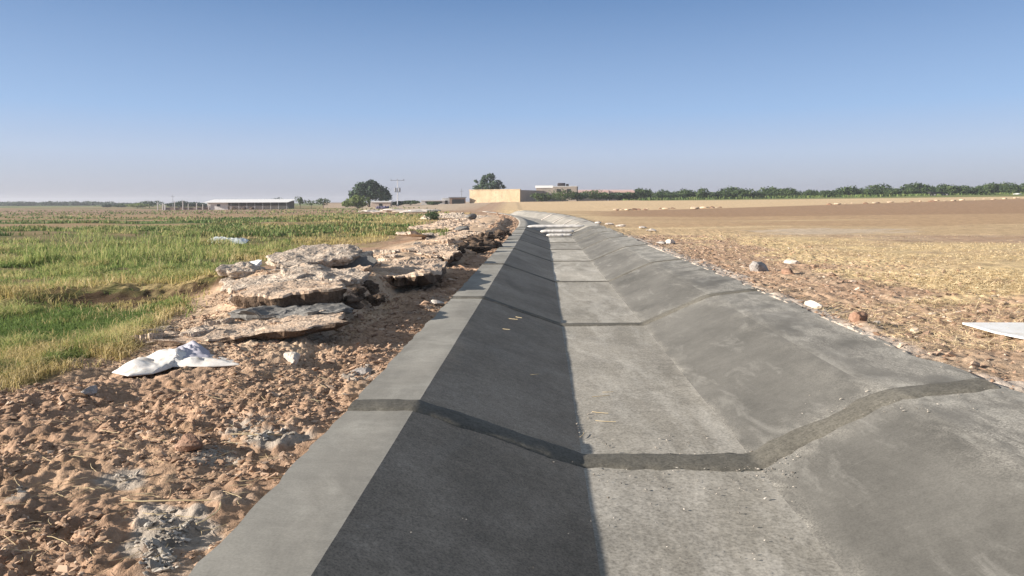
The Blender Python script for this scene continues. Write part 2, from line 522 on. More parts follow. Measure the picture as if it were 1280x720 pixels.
colr = zones(Xg, Yg, Zg)
nr, ncn = Cg.shape
ii = np.arange(nr * ncn).reshape(nr, ncn)
quads = np.stack([ii[:-1, :-1], ii[:-1, 1:], ii[1:, 1:], ii[1:, :-1]], -1).reshape(-1, 4)
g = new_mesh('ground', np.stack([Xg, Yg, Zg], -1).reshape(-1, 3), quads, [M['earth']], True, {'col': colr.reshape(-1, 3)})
tag(g, kind='structure', label='bare brown farmland with ploughed, straw covered and grassy parts', cat='ground')

# ---------------------------------------------------------------- the lined canal
canal = empty('irrigation_canal', (0, 0, 0), 'new grey cement lined irrigation canal running between the fields', 'canal')
JOINTS = [-.9, 5.7, 12.0, 18.4, 24.6, 30.6, 36.0, 40.5]


def prof(c):
    c = np.asarray(c, float)
    z = np.interp(c, [C_OUT_L - 9, C_OUT_L, C_IN_L, C_FL, C_FR, C_IN_R, C_OUT_R, C_OUT_R + 9],
                  [0, 0, 0, Z_FL, Z_FL, .028, .118, .118])
    return z


def prof_s(c, w=.05):
    """rounded profile"""
    k = np.linspace(-1, 1, 9)
    ww = w + .10 * np.exp(-((np.asarray(c) - C_IN_R) / .25) ** 2)
    return np.mean([prof(c + ww * t) for t in k], 0)


crow = np.concatenate([np.arange(-4, 20, .09), spaced(20, 46, .1, 1.015)])
crow = crow[crow < 44.0]


def sweep(name, cs, rows_, m, parent, lift=0.0, skirt=None, bumpy=.010, edge=None):
    cs = np.asarray(cs, float)
    Cc, Yy = np.meshgrid(cs, rows_)
    if edge is not None: Cc = edge(Cc, Yy)
    X = Cc + PATH(Yy)
    Z = prof_s(Cc, .012) + base(PATH(Yy), Yy) + lift
    Z = Z + bumpy * fbm(X * 1.1, Yy * .8, 3, 201) + bumpy * .25 * fbm(X * 6, Yy * 6, 2, 203)
    if skirt:
        for side in skirt: Z[:, side] -= .32
    tone = _h(np.searchsorted(JOINTS, Yy), np.floor(Cc * 0), hash_name(name))
    a, b_ = Cc.shape
    idx = np.arange(a * b_).reshape(a, b_)
    q = np.stack([idx[:-1, :-1], idx[:-1, 1:], idx[1:, 1:], idx[1:, :-1]], -1)
    keepc = np.diff(cs) != 0
    q = q[:, keepc].reshape(-1, 4)
    ny = fbm(X * 2.5, Yy * 2.5, 4, 231)
    dust = .9 * np.exp(-(np.abs(Cc - C_FR) / .05) ** 1.2) + .8 * np.exp(-(np.abs(Cc - C_FL - .10) / .07) ** 1.2)
    dust = dust + 2.2 * sstep(C_OUT_R - .75, C_OUT_R - .05, Cc) + .7 * np.exp(-((Cc - C_IN_R - .2) / .3) ** 2)
    for jy_ in JOINTS[1:]:
        dust = dust + .75 * np.exp(-(np.abs(Yy - jy_) / .28) ** 1.3) * (Cc > C_FL - .1)
    dust = np.clip(dust * (.62 + 1.3 * ny), 0, 1)
    o = new_mesh(name, np.stack([X, Yy, Z], -1).reshape(-1, 3), q, [m], True, {'tone': tone.ravel(), 'dust': dust.ravel()}, parent)
    if skirt:
        sm = np.ones((a - 1, int(keepc.sum())), bool)
        for side in skirt: sm[:, side] = False
        o.data.polygons.foreach_set('use_smooth', sm.ravel())
    return o


def hash_name(s): return 77 if s in ('side_slope', 'coping') else sum(ord(ch) * (i + 3) for i, ch in enumerate(s)) % 991


def edge_l(C_, Y_):
    k = np.exp(-((C_ - C_OUT_L) / .06) ** 2)
    return C_ + k * (.022 * fbm(Y_ * 2.2, Y_ * 0, 4, 210) + .022 * fbm(Y_ * 9, Y_ * 0, 3, 212))


def edge_r(C_, Y_):
    k = np.exp(-((C_ - C_OUT_R) / .12) ** 2)
    return C_ + k * (.16 * fbm(Y_ * 1.4, Y_ * 0, 4, 214) + .05 * vn(Y_ * 8, Y_ * 0, 216))


co = sweep('coping', np.concatenate([[C_OUT_L + .008, C_OUT_L], np.linspace(C_OUT_L, C_IN_L, 12)]), crow, M['coping'], canal, 0, [0], edge=edge_l)
sl = sweep('side_slope', np.linspace(C_IN_L, C_FL, 24), crow, M['shade_slope'], canal, bumpy=.010)
sl['label'] = 'dark left side slope in its own shade'
fl = sweep('bed', np.linspace(C_FL, C_FR, 20), crow, M['floor'], canal, bumpy=.010)
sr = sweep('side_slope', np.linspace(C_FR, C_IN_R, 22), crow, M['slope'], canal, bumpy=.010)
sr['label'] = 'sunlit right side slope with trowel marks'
cr = sweep('coping', np.concatenate([np.linspace(C_IN_R, C_OUT_R, 16), [C_OUT_R, C_OUT_R + .03]]), crow, M['lip'], canal, 0, [-1], bumpy=.010, edge=edge_r)
# pale, still unfinished reach round the bend
frow = np.concatenate([np.arange(44.0, 70, .35), np.arange(70, Y_END + .1, .6)])
far_l = sweep('lining', np.concatenate([[C_OUT_L - .02], np.linspace(C_OUT_L, C_OUT_R, 40), [C_OUT_R + .03]]), frow, M['pale'], canal, .004, [0, -1], bumpy=.03)
far_l['label'] = 'whitish dry lining round the bend'

# mortar joints
for k, jy in enumerate(JOINTS):
    w = {0: .17, 1: .165, 2: .135, 3: .115}.get(k, .10)
    t0 = C_OUT_L + .02; t1 = C_OUT_R - .03
    cs = np.linspace(t0, t1, 150)
    n_ = 9
    rows_ = np.linspace(-1, 1, n_)
    V = []
    for ri, r in enumerate(rows_):
        wob = .15 * fbm(cs * 3.0, cs * 0 + ri // 5 * 9.0, 4, 300 + k) + (.07 if k <= 1 else .04) * fbm(cs * 12, cs * 0 + ri // 5 * 9.0, 3, 330 + k, .7)
        ctr = jy + .05 * fbm(cs * .8, cs * 0, 2, 310 + k) + (.10 * sstep(1.6, 2.9, cs) if k == 1 else 0)
        wide = w * (1 + 1.1 * wob * 2) * (1 + (.25 * np.exp(-((cs - C_FR) / .35) ** 2) if k == 1 else 0))
        yy = ctr + r * wide
        z = prof_s(cs, .012) + base(PATH(yy), yy)
        X_ = cs + PATH(yy)
        z = z + .03 * fbm(X_ * 1.1, yy * .8, 3, 201) * 0
        z = z + (0.013 if k <= 1 else .014) * (1 - r ** 2) + (.008 if k <= 1 else .008) - .016 * (abs(r) > .95)
        z = z + (.005 if k <= 1 else .003) * fbm(X_ * 7, yy * 7, 3, 320 + k)
        # follow the undulation of the surfaces below
        amp = .010
        z = z + amp * fbm(X_ * 1.1, yy * .8, 3, 201) + amp * .25 * fbm(X_ * 6, yy * 6, 2, 203)
        V.append(np.stack([X_, yy, z], -1))
    V = np.array(V)
    idx = np.arange(n_ * len(cs)).reshape(n_, len(cs))
    q = np.stack([idx[:-1, :-1], idx[:-1, 1:], idx[1:, 1:], idx[1:, :-1]], -1).reshape(-1, 4)
    j = new_mesh('mortar_joint', V.reshape(-1, 3), q, [M['mortar'], M['dry_edge']], True, None, canal)
    if k >= 2: j.data.polygons.foreach_set('material_index', np.repeat([0, 0, 0, 0, 0, 0, 0, 1], len(cs) - 1).astype(np.int32))
    if k == 1: j['label'] = 'wide damp brown grey mortar band'

# ---------------------------------------------------------------- lumps, slabs, stones
def ico(sub):
    import bmesh
    bm = bmesh.new(); bmesh.ops.create_icosphere(bm, subdivisions=sub, radius=1)
    v = np.array([p.co[:] for p in bm.verts]); f = np.array([[q.index for q in p.verts] for p in bm.faces])
    bm.free()
    return v, f


ICO1, ICO2, ICO3, ICO4 = ico(1), ico(2), ico(3), ico(4)


def scatter_lumps(name, P_, size, m, flat=.65, bias=0.0, sub=ICO1, parent=None, rnd=None):
    """many little clods as one mesh"""
    v0, f0 = sub
    n = len(P_)
    jit = 1 + RNG.uniform(-.5, .5, (n, len(v0)))
    sc = size[:, None] * np.stack([RNG.uniform(.7, 1.35, n), RNG.uniform(.7, 1.35, n), RNG.uniform(.6, 1.1, n) * flat], -1)
    v = v0[None] * jit[..., None] * sc[:, None, :]
    a = RNG.uniform(0, 2 * np.pi, n); ca, sa = np.cos(a)[:, None], np.sin(a)[:, None]
    x = 1.35 * (v[..., 0] * ca - v[..., 1] * sa); y = v[..., 0] * sa + v[..., 1] * ca
    t = RNG.normal(0, .35, n); ct, st_ = np.cos(t)[:, None], np.sin(t)[:, None]
    z = v[..., 2] * ct + x * st_; x = x * ct - v[..., 2] * st_
    out = np.stack([x, y, z], -1) + P_[:, None, :]
    fs = (f0[None] + (np.arange(n) * len(v0))[:, None, None]).reshape(-1, 3)
    r = RNG.uniform(0, 1, n) if rnd is None else rnd
    return new_mesh(name, out.reshape(-1, 3), fs, [m], False, {'rnd': np.repeat(r, len(v0))}, parent)


def pick(n, x0, x1, y0, y1):
    """random ground places under a window of the photo"""
    px = RNG.uniform(x0, x1, n); py = RNG.uniform(y0, y1, n)
    dx = (px - PX0) + 0 * py; dy = (py - PY0) + dx * math.tan(ROLL)
    Y = H * F / np.maximum(dy, 2.0)
    for _ in range(3):
        X = dx * Y / F
        Y = np.clip((H - np.clip(gz(X, Y), -.2, 1.2)) * F / np.maximum(dy, 2.0), 2.0, 300)
    X = dx * Y / F
    return X, Y, gz(X, Y), px, py


# soil clods, left bank (area sampled in metres near the path, photo window beyond)
def in_left_soil(X, Y):
    c = X - PATH(Y)
    return (c < C_OUT_L + .015) & (c > -5.0)

X = RNG.uniform(-6.5, -1.2, 90000); Y = 2.3 + RNG.uniform(0, 1, 90000) ** 1.5 * 10
c = X - PATH(Y)
keep = in_left_soil(X, Y) & (fbm(X * 1.2, Y * 1.2, 3, 400) > -.22)
gbp = zones(X, Y, gz(X, Y))
keep &= gbp[:, 0] > .2
X, Y = X[keep][:34000], Y[keep][:34000]
sz = np.clip(RNG.lognormal(-4.9, .55, len(X)), .004, .036)
sz = np.where(X - PATH(Y) > C_OUT_L - .06, np.minimum(sz, .014), sz)
o = scatter_lumps('soil_clods', np.stack([X, Y, gz(X, Y) + sz * .05], -1), sz, M['clod'])
tag(o, 'loose brown soil clods covering the dug bank left of the canal', 'soil', kind='stuff')

X = RNG.uniform(3.5, 12, 30000); Y = 4.0 + RNG.uniform(0, 1, 30000) ** 1.6 * 28
c = X - PATH(Y)
keep = (c > C_OUT_R + .0) & (c < C_OUT_R + 3.6 + 2.5 * RNG.uniform(0, 1, len(X)))
X, Y = X[keep][:11000], Y[keep][:11000]
sz = np.clip(RNG.lognormal(-4.45, .6, len(X)), .004, .06)
o = scatter_lumps('gravelly_soil', np.stack([X, Y, gz(X, Y) + sz * .05], -1), sz, M['clodr'])
tag(o, 'reddish crumbs of soil and gravel along the right edge of the canal', 'soil', kind='stuff')

X = RNG.uniform(-9, 3, 30000); Y = 9 + RNG.uniform(0, 1, 30000) ** 1.3 * 70
c = X - PATH(Y)
k = (c > -3.0) & (c < C_OUT_L - .03)
X, Y = X[k][:5000], Y[k][:5000]
sz = np.clip(RNG.lognormal(-4.3, .6, len(X)), .008, .06) * (1 + Y / 50)
o = scatter_lumps('bank_rubble', np.stack([X, Y, gz(X, Y) + sz * .1], -1), sz, M['clod'])
tag(o, 'crumbled earth along the foot of the bank between the slabs and the coping', 'soil', kind='stuff')

# cement crumbs in the spills
pts = []
for sx, sy, rx, ry, n in ((215, 660, 46, 22, 700), (195, 700, 32, 20, 500), (325, 540, 44, 14, 500), (150, 597, 28, 11, 300), (452, 466, 20, 8, 160),
                          (15, 615, 20, 8, 120), (270, 570, 22, 8, 150), (545, 380, 14, 8, 60), (1010, 385, 16, 3, 60), (1100, 430, 40, 16, 160), (960, 338, 30, 8, 120), (1180, 470, 40, 20, 200)):
    X, Y, Z, px, py = pick(n, sx - rx, sx + rx, sy - ry, sy + ry)
    c = X - PATH(Y)
    k = (((px - sx) / rx) ** 2 + ((py - sy) / ry) ** 2 + 2.6 * np.abs(fbm(X * 5, Y * 7, 3, 5)) + .9 * RNG.uniform(0, 1, len(X)) < 1.25) & ((c < C_OUT_L - .01) | (c > C_OUT_R))
    pts.append(np.stack([X, Y, Z], -1)[k])
pts = np.concatenate(pts)
sz = np.clip(RNG.lognormal(-5.1, .55, len(pts)), .003, .018)
pts[:, 2] += sz * .3
o = scatter_lumps('cement_crumbs', pts, sz, M['crumb'])
tag(o, 'light grey crumbs of spilled cement lying on the brown soil', 'rubble', kind='stuff')


def stone(name, loc, size, m, seed, rough=.35, parent=None, rz=0.0, sub=ICO3, facets=True):
    v, f = sub
    r = np.random.default_rng(seed)
    d = 1 + rough * (fbm(v[:, 0] * 1.3 + seed, v[:, 1] * 1.3 + v[:, 2] * 1.1, 3, seed) + fbm(v[:, 2] * 1.6 + seed, v[:, 0] * .9 - v[:, 1], 3, seed + 5))
    v = v * d[:, None]
    if facets:
        for _ in range(9):
            nrm = r.normal(size=3); nrm /= np.linalg.norm(nrm)
            h = r.uniform(.55, .85)
            ex = np.maximum(v @ nrm - h, 0)
            v = v - ex[:, None] * nrm * .9
    v = v * np.array(size)
    o = new_mesh(name, v, f, [m], False, None, parent)
    o.location = loc; o.rotation_euler = (0, 0, rz)
    return o


def slab(name, loc, rx, ry, th, m, seed, rz=0.0, tx=0.0, ty=0.0, bumpy=.06, jag=.35, parent=None, mats=None):
    """a broken plate: jagged outline, lumpy top, ragged layered edge"""
    nA, nR = 84, 14
    a = np.linspace(0, 2 * np.pi, nA, endpoint=False)
    p = 3.2
    rad = 1 / (np.abs(np.cos(a)) ** p + np.abs(np.sin(a)) ** p) ** (1 / p)
    rad = rad * (1 + jag * (fbm(np.cos(a) * 1.7 + seed * 3.1, np.sin(a) * 1.7, 4, seed, .6)))
    V = [(0, 0, 0)]
    ring = []
    def add(fr, zf, jit=0.0, sd=0):
        x = rx * rad * fr * np.cos(a); y = ry * rad * fr * np.sin(a)
        if jit:
            j = 1 + jit * fbm(np.cos(a) * 5 + sd, np.sin(a) * 5 + seed, 3, seed + sd)
            x, y = x * j, y * j
        z = zf(x, y)
        b_ = len(V)
        V.extend(zip(x, y, z)); ring.append(b_)
    top = lambda x, y: bumpy * fbm(x * 2.2 + seed, y * 2.2, 5, seed + 2, .6) * 1.6
    V[0] = (0, 0, float(top(np.array([0.0]), np.array([0.0]))[0]))
    for k in range(1, nR + 1): add(k / nR, top)
    add(1.02, lambda x, y: top(x, y) - th * .15, .10, 3)
    add(1.0, lambda x, y: top(x, y) * .5 - th * .45, .16, 4)
    add(.96, lambda x, y: top(x, y) * .3 - th * .75, .16, 6)
    add(.90, lambda x, y: 0 * x - th, .14, 8)
    Fs = [(0, ring[0] + k, ring[0] + (k + 1) % nA) for k in range(nA)]
    for q in range(len(ring) - 1):
        for k in range(nA):
            Fs.append((ring[q] + k, ring[q + 1] + k, ring[q + 1] + (k + 1) % nA, ring[q] + (k + 1) % nA))
    Fs.append(tuple(ring[-1] + k for k in reversed(range(nA))))
    o = new_mesh(name, np.array(V), Fs, [m] + (mats or []), False, None, parent)
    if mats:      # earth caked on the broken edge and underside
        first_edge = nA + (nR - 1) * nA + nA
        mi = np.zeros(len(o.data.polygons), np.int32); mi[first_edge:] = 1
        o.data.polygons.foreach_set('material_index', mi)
    o.location = loc; o.rotation_euler = Euler((tx, ty, rz))
    return o


GS = 'broken slabs of old lining heaped beside the canal'
SL = [  # px, py, Y, rx, ry, thick, mat, rz, tilt x, tilt y, bump, label
    (318, 408, 8.4, .90, .62, .11, 'slab', 8, -2, -5, .05, 'long pale slab, lowest of the heap, overhanging the dark hollow behind the white sack'),
    (225, 423, 8.3, .60, .45, .05, 'slab', 20, 0, -8, .03, 'half buried pale slab tapering down towards the grass left of the heap'),
    (372, 384, 9.3, .66, .45, .10, 'slabgrey', -6, 2, 0, .06, 'grey slab squeezed between the two brown edged slabs of the heap'),
    (366, 360, 9.9, .74, .52, .20, 'slab', 3, 3, -3, .04, 'thick flat slab with a dark earthy front edge, middle of the heap'),
    (342, 345, 11.6, .74, .6, .14, 'slabwhite', 10, 7, -8, .045, 'rough whitish slab leaning up the left flank of the heap'),
    (405, 343, 11.5, .66, .5, .15, 'slabwhite', -12, 8, 4, .045, 'lumpy white slab on the right shoulder of the heap'),
    (392, 317, 13.2, .70, .55, .16, 'slabwhite', 25, 12, -4, .045, 'topmost rough white slab crowning the heap'),
    (430, 322, 13.8, .5, .36, .15, 'slabwhite', -20, 7, -6, .045, 'small tilted white slab beside the topmost one'),
    (441, 333, 13.2, .40, .26, .08, 'slabgrey', -10, 62, 4, .01, 'smooth dark grey plate standing on edge under the top of the heap'),
    (506, 332, 15.0, .78, 2.3, .22, 'slab', 4, 0, 0, .06, 'long thick pinkish slab overhanging the deep shady pit'),
    (548, 313, 19.8, .62, 1.6, .20, 'slab', 8, 1, -2, .06, 'pinkish slab continuing the row behind the shady pit'),
    (558, 297, 28.0, .85, 3.2, .20, 'slab', 6, 1, -2, .07, 'broad pale slab in front of the two dark grey boulders'),
    (520, 292, 29, .6, .8, .10, 'slabwhite', 30, -3, 6, .08, 'thin white slab with a dark lifted edge beside the dry grass'),
    (545, 283, 40.0, 1.3, 2.4, .18, 'slab', 18, 1, -3, .08, 'far pale slab tipped against the grass edge'),
    (572, 277, 50.0, 1.3, 4, .22, 'slab', 12, 1, -3, .1, 'long far slab below the bend of the canal'),
    (558, 271, 66.0, 2.2, 3.4, .4, 'slabwhite', 20, 4, -6, .1, 'far whitish slab with a long dark underside'),
    (588, 272, 64.0, 1.6, 4.0, .25, 'slabwhite', 10, 1, -3, .1, 'farthest whitish slab next to the pale canal bend'),
]
for k, (px, py, Y, rx, ry, th, mk, rz, tx, ty, bp, lab) in enumerate(SL):
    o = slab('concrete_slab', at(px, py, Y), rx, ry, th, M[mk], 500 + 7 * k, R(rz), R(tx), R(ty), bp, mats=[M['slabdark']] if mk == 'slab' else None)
    tag(o, lab, 'slab', GS)

# smaller broken pieces lying all along the bank
fr = random.Random(21)
for k in range(70):
    Y = 8.0 + 36 * fr.random() ** 1.5
    c = -3.3 - .4 * math.exp(-((Y - 13) / 3) ** 2) + fr.uniform(-1.4, .5)
    X = c + float(PATH(np.array(Y)))
    s_ = fr.uniform(.07, .2) * (1 + Y / 40)
    o = slab('lining_fragment', (X, Y, float(gz(np.array(X), np.array(Y))) + .04), s_ * fr.uniform(.9, 1.6), s_, s_ * .45, M[fr.choice(['slab', 'slab', 'slabwhite', 'slabwhite'])], 1300 + k, fr.uniform(0, 6), R(fr.uniform(-14, 14)), R(fr.uniform(-12, 8)), .04, .5, mats=None)
    tag(o, 'small broken piece of old lining lying on the tan bank among the larger slabs', 'rubble piece', 'small broken pieces on the bank')

# earth clods and boulders
ST = [  # px, py, Y(None = on the ground), size, mat, label
    ('boulder', 575, 288, 34.0, (.46, .4, .26), 'slabgrey', 'dark grey boulder lying on the slabs, the nearer of two'),
    ('boulder', 590, 271, 60.0, (.7, .5, .3), 'slabgrey', 'flat dark grey boulder, the farther of two on the slabs'),
    ('stone', 366, 452, None, (.10, .09, .075), 'rockpale', 'small pale angular stone with a shadow on the soil right of the white sack'),
    ('boulder', 1072, 403, None, (.16, .12, .10), 'rock', 'reddish brown stone lying at the right edge of the canal'),
    ('stone', 1016, 384, None, (.14, .07, .06), 'rockpale', 'flat white cement lump at the canal edge'),
    ('boulder', 948, 338, None, (.26, .2, .15), 'rockgrey', 'grey white cement boulder on the soil before the straw'),
    ('stone', 985, 342, None, (.22, .14, .10), 'rock', 'brown clod just right of the grey white cement boulder'),
    ('stone', 990, 329, None, (.25, .12, .07), 'rockpale', 'low white lump of cement behind the grey white boulder'),
    ('stone', 838, 305, None, (.24, .18, .12), 'rockpale', 'white stone on the far right edge of the canal'),
    ('stone', 826, 305, None, (.18, .12, .07), 'rockgrey', 'low grey stone touching the canal edge beside the white stone'),
    ('stone', 905, 362, None, (.10, .08, .07), 'darkstone', 'dark brown clod beside the canal edge below the cement boulder'),
    ('stone', 112, 498, None, (.12, .07, .04), 'rockgrey', 'flat greyish stone sunk in the soil below the white sack'),
    ('stone', 452, 468, None, (.12, .1, .05), 'rockgrey', 'pale cement lump against the left coping'),
    ('stone', 545, 382, None, (.1, .13, .05), 'rockpale', 'whitish lump near the coping past the shady pit'),
    ('stone', 236, 563, None, (.11, .08, .055), 'rock', 'broad reddish clod lying among the crumbs of soil'),
    ('stone', 325, 655, None, (.075, .06, .05), 'rock', 'reddish clod against the coping nearest the camera'),
]
for k, (nm, px, py, Y, size, mk, lab) in enumerate(ST):
    if Y is None:
        dx, dy = unroll(px, py); Yy = H * F / dy
        for _ in range(4): Yy = (H - float(gz(np.array(dx * Yy / F), np.array(Yy)))) * F / dy
        loc = Vector((dx * Yy / F, Yy, float(gz(np.array(dx * Yy / F), np.array(Yy))) + size[2] * .45))
    else:
        loc = at(px, py, Y)
    tag(stone(nm, loc, size, M[mk], 700 + k, rz=k * 1.3), lab, 'stone')

# dark upturned clods by the hollow past the long slab
for k, (px, py, Y, s) in enumerate(((585, 304, 25.5, .3), (604, 300, 28, .34), (622, 297, 30.5, .3), (600, 309, 23, .26), (616, 304, 25.5, .24), (571, 311, 22.5, .3), (630, 293, 33.5, .28), (446, 368, 10.8, .15), (460, 362, 11.6, .16), (472, 374, 10.8, .11), (436, 379, 9.9, .13))):
    o = stone('earth_clod', at(px, py, Y), (s * 1.2, s, s * .62), M['darkstone'], 800 + k, .8, rz=k, facets=False, sub=ICO4)
    tag(o, 'dark root bound earth clod fallen from the bank near the shady pit' if k < 7 else 'dark earth clod spilling out under the end of the slab heap', 'clod',
        'dark clods past the long slab' if k < 7 else 'dark clods under the heap')

# ---------------------------------------------------------------- cloth, sheets, sacks
def crumpled(name, pts, hgt, m, seed, parent=None, wr=.03):
    """a cloth thrown on the ground: outline given in metres, folds raised in the middle"""
    pts = np.array(pts, float); n = len(pts)
    nA, nR = 72, 22
    t = np.linspace(0, n, nA, endpoint=False)
    i0 = np.floor(t).astype(int) % n; f = t - np.floor(t)
    f = f * f * (3 - 2 * f)
    out = pts[i0] * (1 - f)[:, None] + pts[(i0 + 1) % n] * f[:, None]
    ctr = out.mean(0)
    V = []; 
    for k in range(nR + 1):
        fr = k / nR
        p = ctr + (out - ctr) * fr * (1 + .05 * fbm(t * .8, t * 0 + 3, 3, seed) * fr)[:, None]
        fold = np.abs(fbm(p[:, 0] * 3.2 + seed, p[:, 1] * 4.5 + p[:, 0] * 2.5, 3, seed, .4)) * 2
        z = fbm(p[:, 0] * 1.3, p[:, 1] * 1.3, 2, 3) * .05 + .03 * (Y0 := gz(p[:, 0], p[:, 1])) + .97 * np.mean(Y0) + .0 * fr + .012 + hgt * (1 - fr ** 2.2) * (.55 + .5 * fold) + wr * fold * (1 - fr ** 6)
        z = np.maximum(z, -.2)
        V.append(np.concatenate([p, z[:, None]], 1))
    V = np.array(V)
    V[:, :, 2] += .018 * np.abs(fbm(V[:, :, 0] * 16 + V[:, :, 1] * 8, V[:, :, 1] * 14, 3, seed + 4)) * np.linspace(1, .3, nR + 1)[:, None]
    idx = np.arange((nR + 1) * nA).reshape(nR + 1, nA)
    nx = np.roll(idx, -1, 1)
    q = np.stack([idx[:-1], idx[1:], nx[1:], nx[:-1]], -1).reshape(-1, 4)
    o = new_mesh(name, V.reshape(-1, 3), q, [m], True, None, parent)
    md = o.modifiers.new('thick', 'SOLIDIFY'); md.thickness = .008; md.offset = -1
    return o


def gpt(px, py, z=0.0):
    dx, dy = unroll(px, py); Y = (H - z) * F / dy
    return (dx * Y / F, Y)


sack = empty('empty_sack', (0, 0, 0), 'crumpled white woven sack with a grey flap lying on the soil below the slabs', 'sack')
crumpled('sack_cloth', [gpt(*p) for p in ((141, 463), (165, 452), (200, 443), (235, 441), (262, 446), (300, 455), (302, 459), (260, 460), (215, 459), (190, 467), (160, 470))], .075, M['cloth'], 41, sack, .03)
crumpled('sack_flap', [gpt(*p) for p in ((208, 452), (222, 442), (245, 439), (262, 447), (262, 453), (235, 456), (215, 456))], .065, M['lavender'], 42, sack, .02)

o = crumpled('plastic_sheet', [gpt(*p) for p in ((256, 302), (266, 297), (300, 300), (312, 299), (308, 304), (270, 304))], .10, M['plastic'], 43, wr=.05)
tag(o, 'pale torn plastic sheet lying in the green grass', 'plastic sheet')
o = slab('rag_heap', at(311, 332, 12.4), .17, .22, .06, M['whiteboard'], 45, 0, R(10), R(-14), .03, .3)
tag(o, 'small clean white lump at the left back of the slab heap', 'lump')

# flat white board at the right
bx = [gpt(1203, 404, .11), gpt(1420, 404, .11), gpt(1400, 445, .11), gpt(1245, 416, .11)]
V = [(x, y, .125 + .012 * math.sin(x * 3)) for x, y in bx] + [(x, y, .105 + .012 * math.sin(x * 3)) for x, y in bx]
o = new_mesh('white_board', np.array(V), [(0, 3, 2, 1), (4, 5, 6, 7), (0, 1, 5, 4), (1, 2, 6, 5), (2, 3, 7, 6), (3, 0, 4, 7)], [M['whiteboard']])
tag(o, 'flat bright white board lying on the reddish soil in front of the straw', 'board')

# white sacks laid across the bed at the end of the finished reach
def roll(name, Y, c0, c1, z, r, seed, lab):
    n, k = 40, 16
    V = []
    for i in range(n + 1):
        t = i / n; c = c0 + (c1 - c0) * t
        e = (1 - abs(2 * t - 1) ** 6) ** .5 if 0 < t < 1 else .05
        pinch = 1 - .07 * max(0, math.cos(t * 3 * 2 * math.pi)) ** 8
        for q in range(k):
            a = 2 * math.pi * q / k
            rr = .85 * r * e * pinch * (1 + .16 * float(vn(np.array(t * 14 + seed), np.array(math.cos(a) * 2 + q * .0), seed)))
            yy = Y + rr * 1.5 * math.cos(a)
            V.append((c + float(PATH(np.array(Y))), yy, z + rr * math.sin(a) + float(base(PATH(np.array(Y)), np.array(Y)))))
    Fs = [(i * k + q, i * k + (q + 1) % k, (i + 1) * k + (q + 1) % k, (i + 1) * k + q) for i in range(n) for q in range(k)]
    Fs += [tuple(reversed(range(k))), tuple(n * k + q for q in range(k))]
    o = new_mesh(name, np.array(V), Fs, [M['cloth']], True)
    tag(o, lab, 'sandbag', 'white sacks damming the canal')
    return o


roll('sandbag', 45.5, -.95, 2.75, -.02, .14, 3, 'longest white sack roll laid across the canal, topmost of three')
roll('sandbag', 43.6, -.12, 1.95, -.24, .13, 5, 'middle white sack roll of the three across the canal bed')
roll('sandbag', 41.8, .22, 1.72, -.38, .11, 8, 'lowest and nearest white sack roll on the canal bed')
# loose pale plates on the unfinished reach
for k, (Y, c0, c1, ln, lab) in enumerate(((50, 1.9, 3.5, 1.2, 'pale'), (56, 1.8, 3.5, 1.4, 'pale'), (63, 1.7, 3.4, 1.6, 'pale'), (71, 1.6, 3.4, 2, 'pale'))):
    cs = np.linspace(c0, c1, 12)
    V = []
    for yy in (Y, Y + .35 + .1 * k):
        Yv = yy + (cs - c0) * 1.2
        V.append(np.stack([cs + PATH(Yv), Yv, prof_s(cs) + base(PATH(Yv), Yv) + .035], -1))
    V2 = [v - np.array([0, 0, .08]) for v in V]
    A_ = np.concatenate([V[0], V[1], V2[1], V2[0]])
    n = 12
    Fs = [(i, i + 1, n + i + 1, n + i) for i in range(n - 1)] + [(n + i, n + i + 1, 2 * n + i + 1, 2 * n + i) for i in range(n - 1)] + \
         [(2 * n + i, 2 * n + i + 1, 3 * n + i + 1, 3 * n + i) for i in range(n - 1)] + [(3 * n + i, 3 * n + i + 1, i + 1, i) for i in range(n - 1)] + \
         [(0, n, 2 * n, 3 * n), (n - 1, 4 * n - 1, 3 * n - 1, 2 * n - 1)]
    new_mesh('dry_rib', A_, Fs, [M['rockpale']], False, None, canal)

# ---------------------------------------------------------------- grass and straw
def blades(name, X, Y, hgt, wid, m, lean=.5, z=None, rnd=None):
    n = len(X)
    z = gz(X, Y) if z is None else z
    a = RNG.uniform(0, 2 * np.pi, n); dx, dy = np.cos(a), np.sin(a)
    b_ = RNG.uniform(0, 2 * np.pi, n); lx, ly = np.cos(b_), np.sin(b_)
    ln = np.abs(RNG.normal(0, lean, n)) * hgt
    w = wid / 2
    base_ = np.stack([X, Y, z - .01], -1); d = np.stack([dx, dy, 0 * dx], -1)
    mid = base_ + np.stack([lx * ln * .35, ly * ln * .35, hgt * .62], -1)
    lx = lx * 1.5
    tip = base_ + np.stack([lx * ln, ly * ln, hgt * np.clip(1 - .25 * (ln / hgt) ** 2, .3, 1)], -1)
    V = np.stack([base_ - d * w[:, None], base_ + d * w[:, None], mid + d * w[:, None] * .8, mid - d * w[:, None] * .8, tip], 1)
    i = (np.arange(n) * 5)[:, None]
    fa = np.concatenate([i + np.array([[0, 1, 2]]), i + np.array([[0, 2, 3]]), i + np.array([[3, 2, 4]])], 0)
    r = RNG.uniform(0, 1, n) if rnd is None else rnd
    return new_mesh(name, V.reshape(-1, 3), fa, [m], False, {'rnd': np.repeat(np.clip(r, 0, 1), 5)})


def grass_edge(px):
    return np.interp(px, [-200, 0, 90, 160, 230, 300, 360, 480, 540, 600], [560, 482, 450, 436, 376, 342, 317, 302, 277, 262])


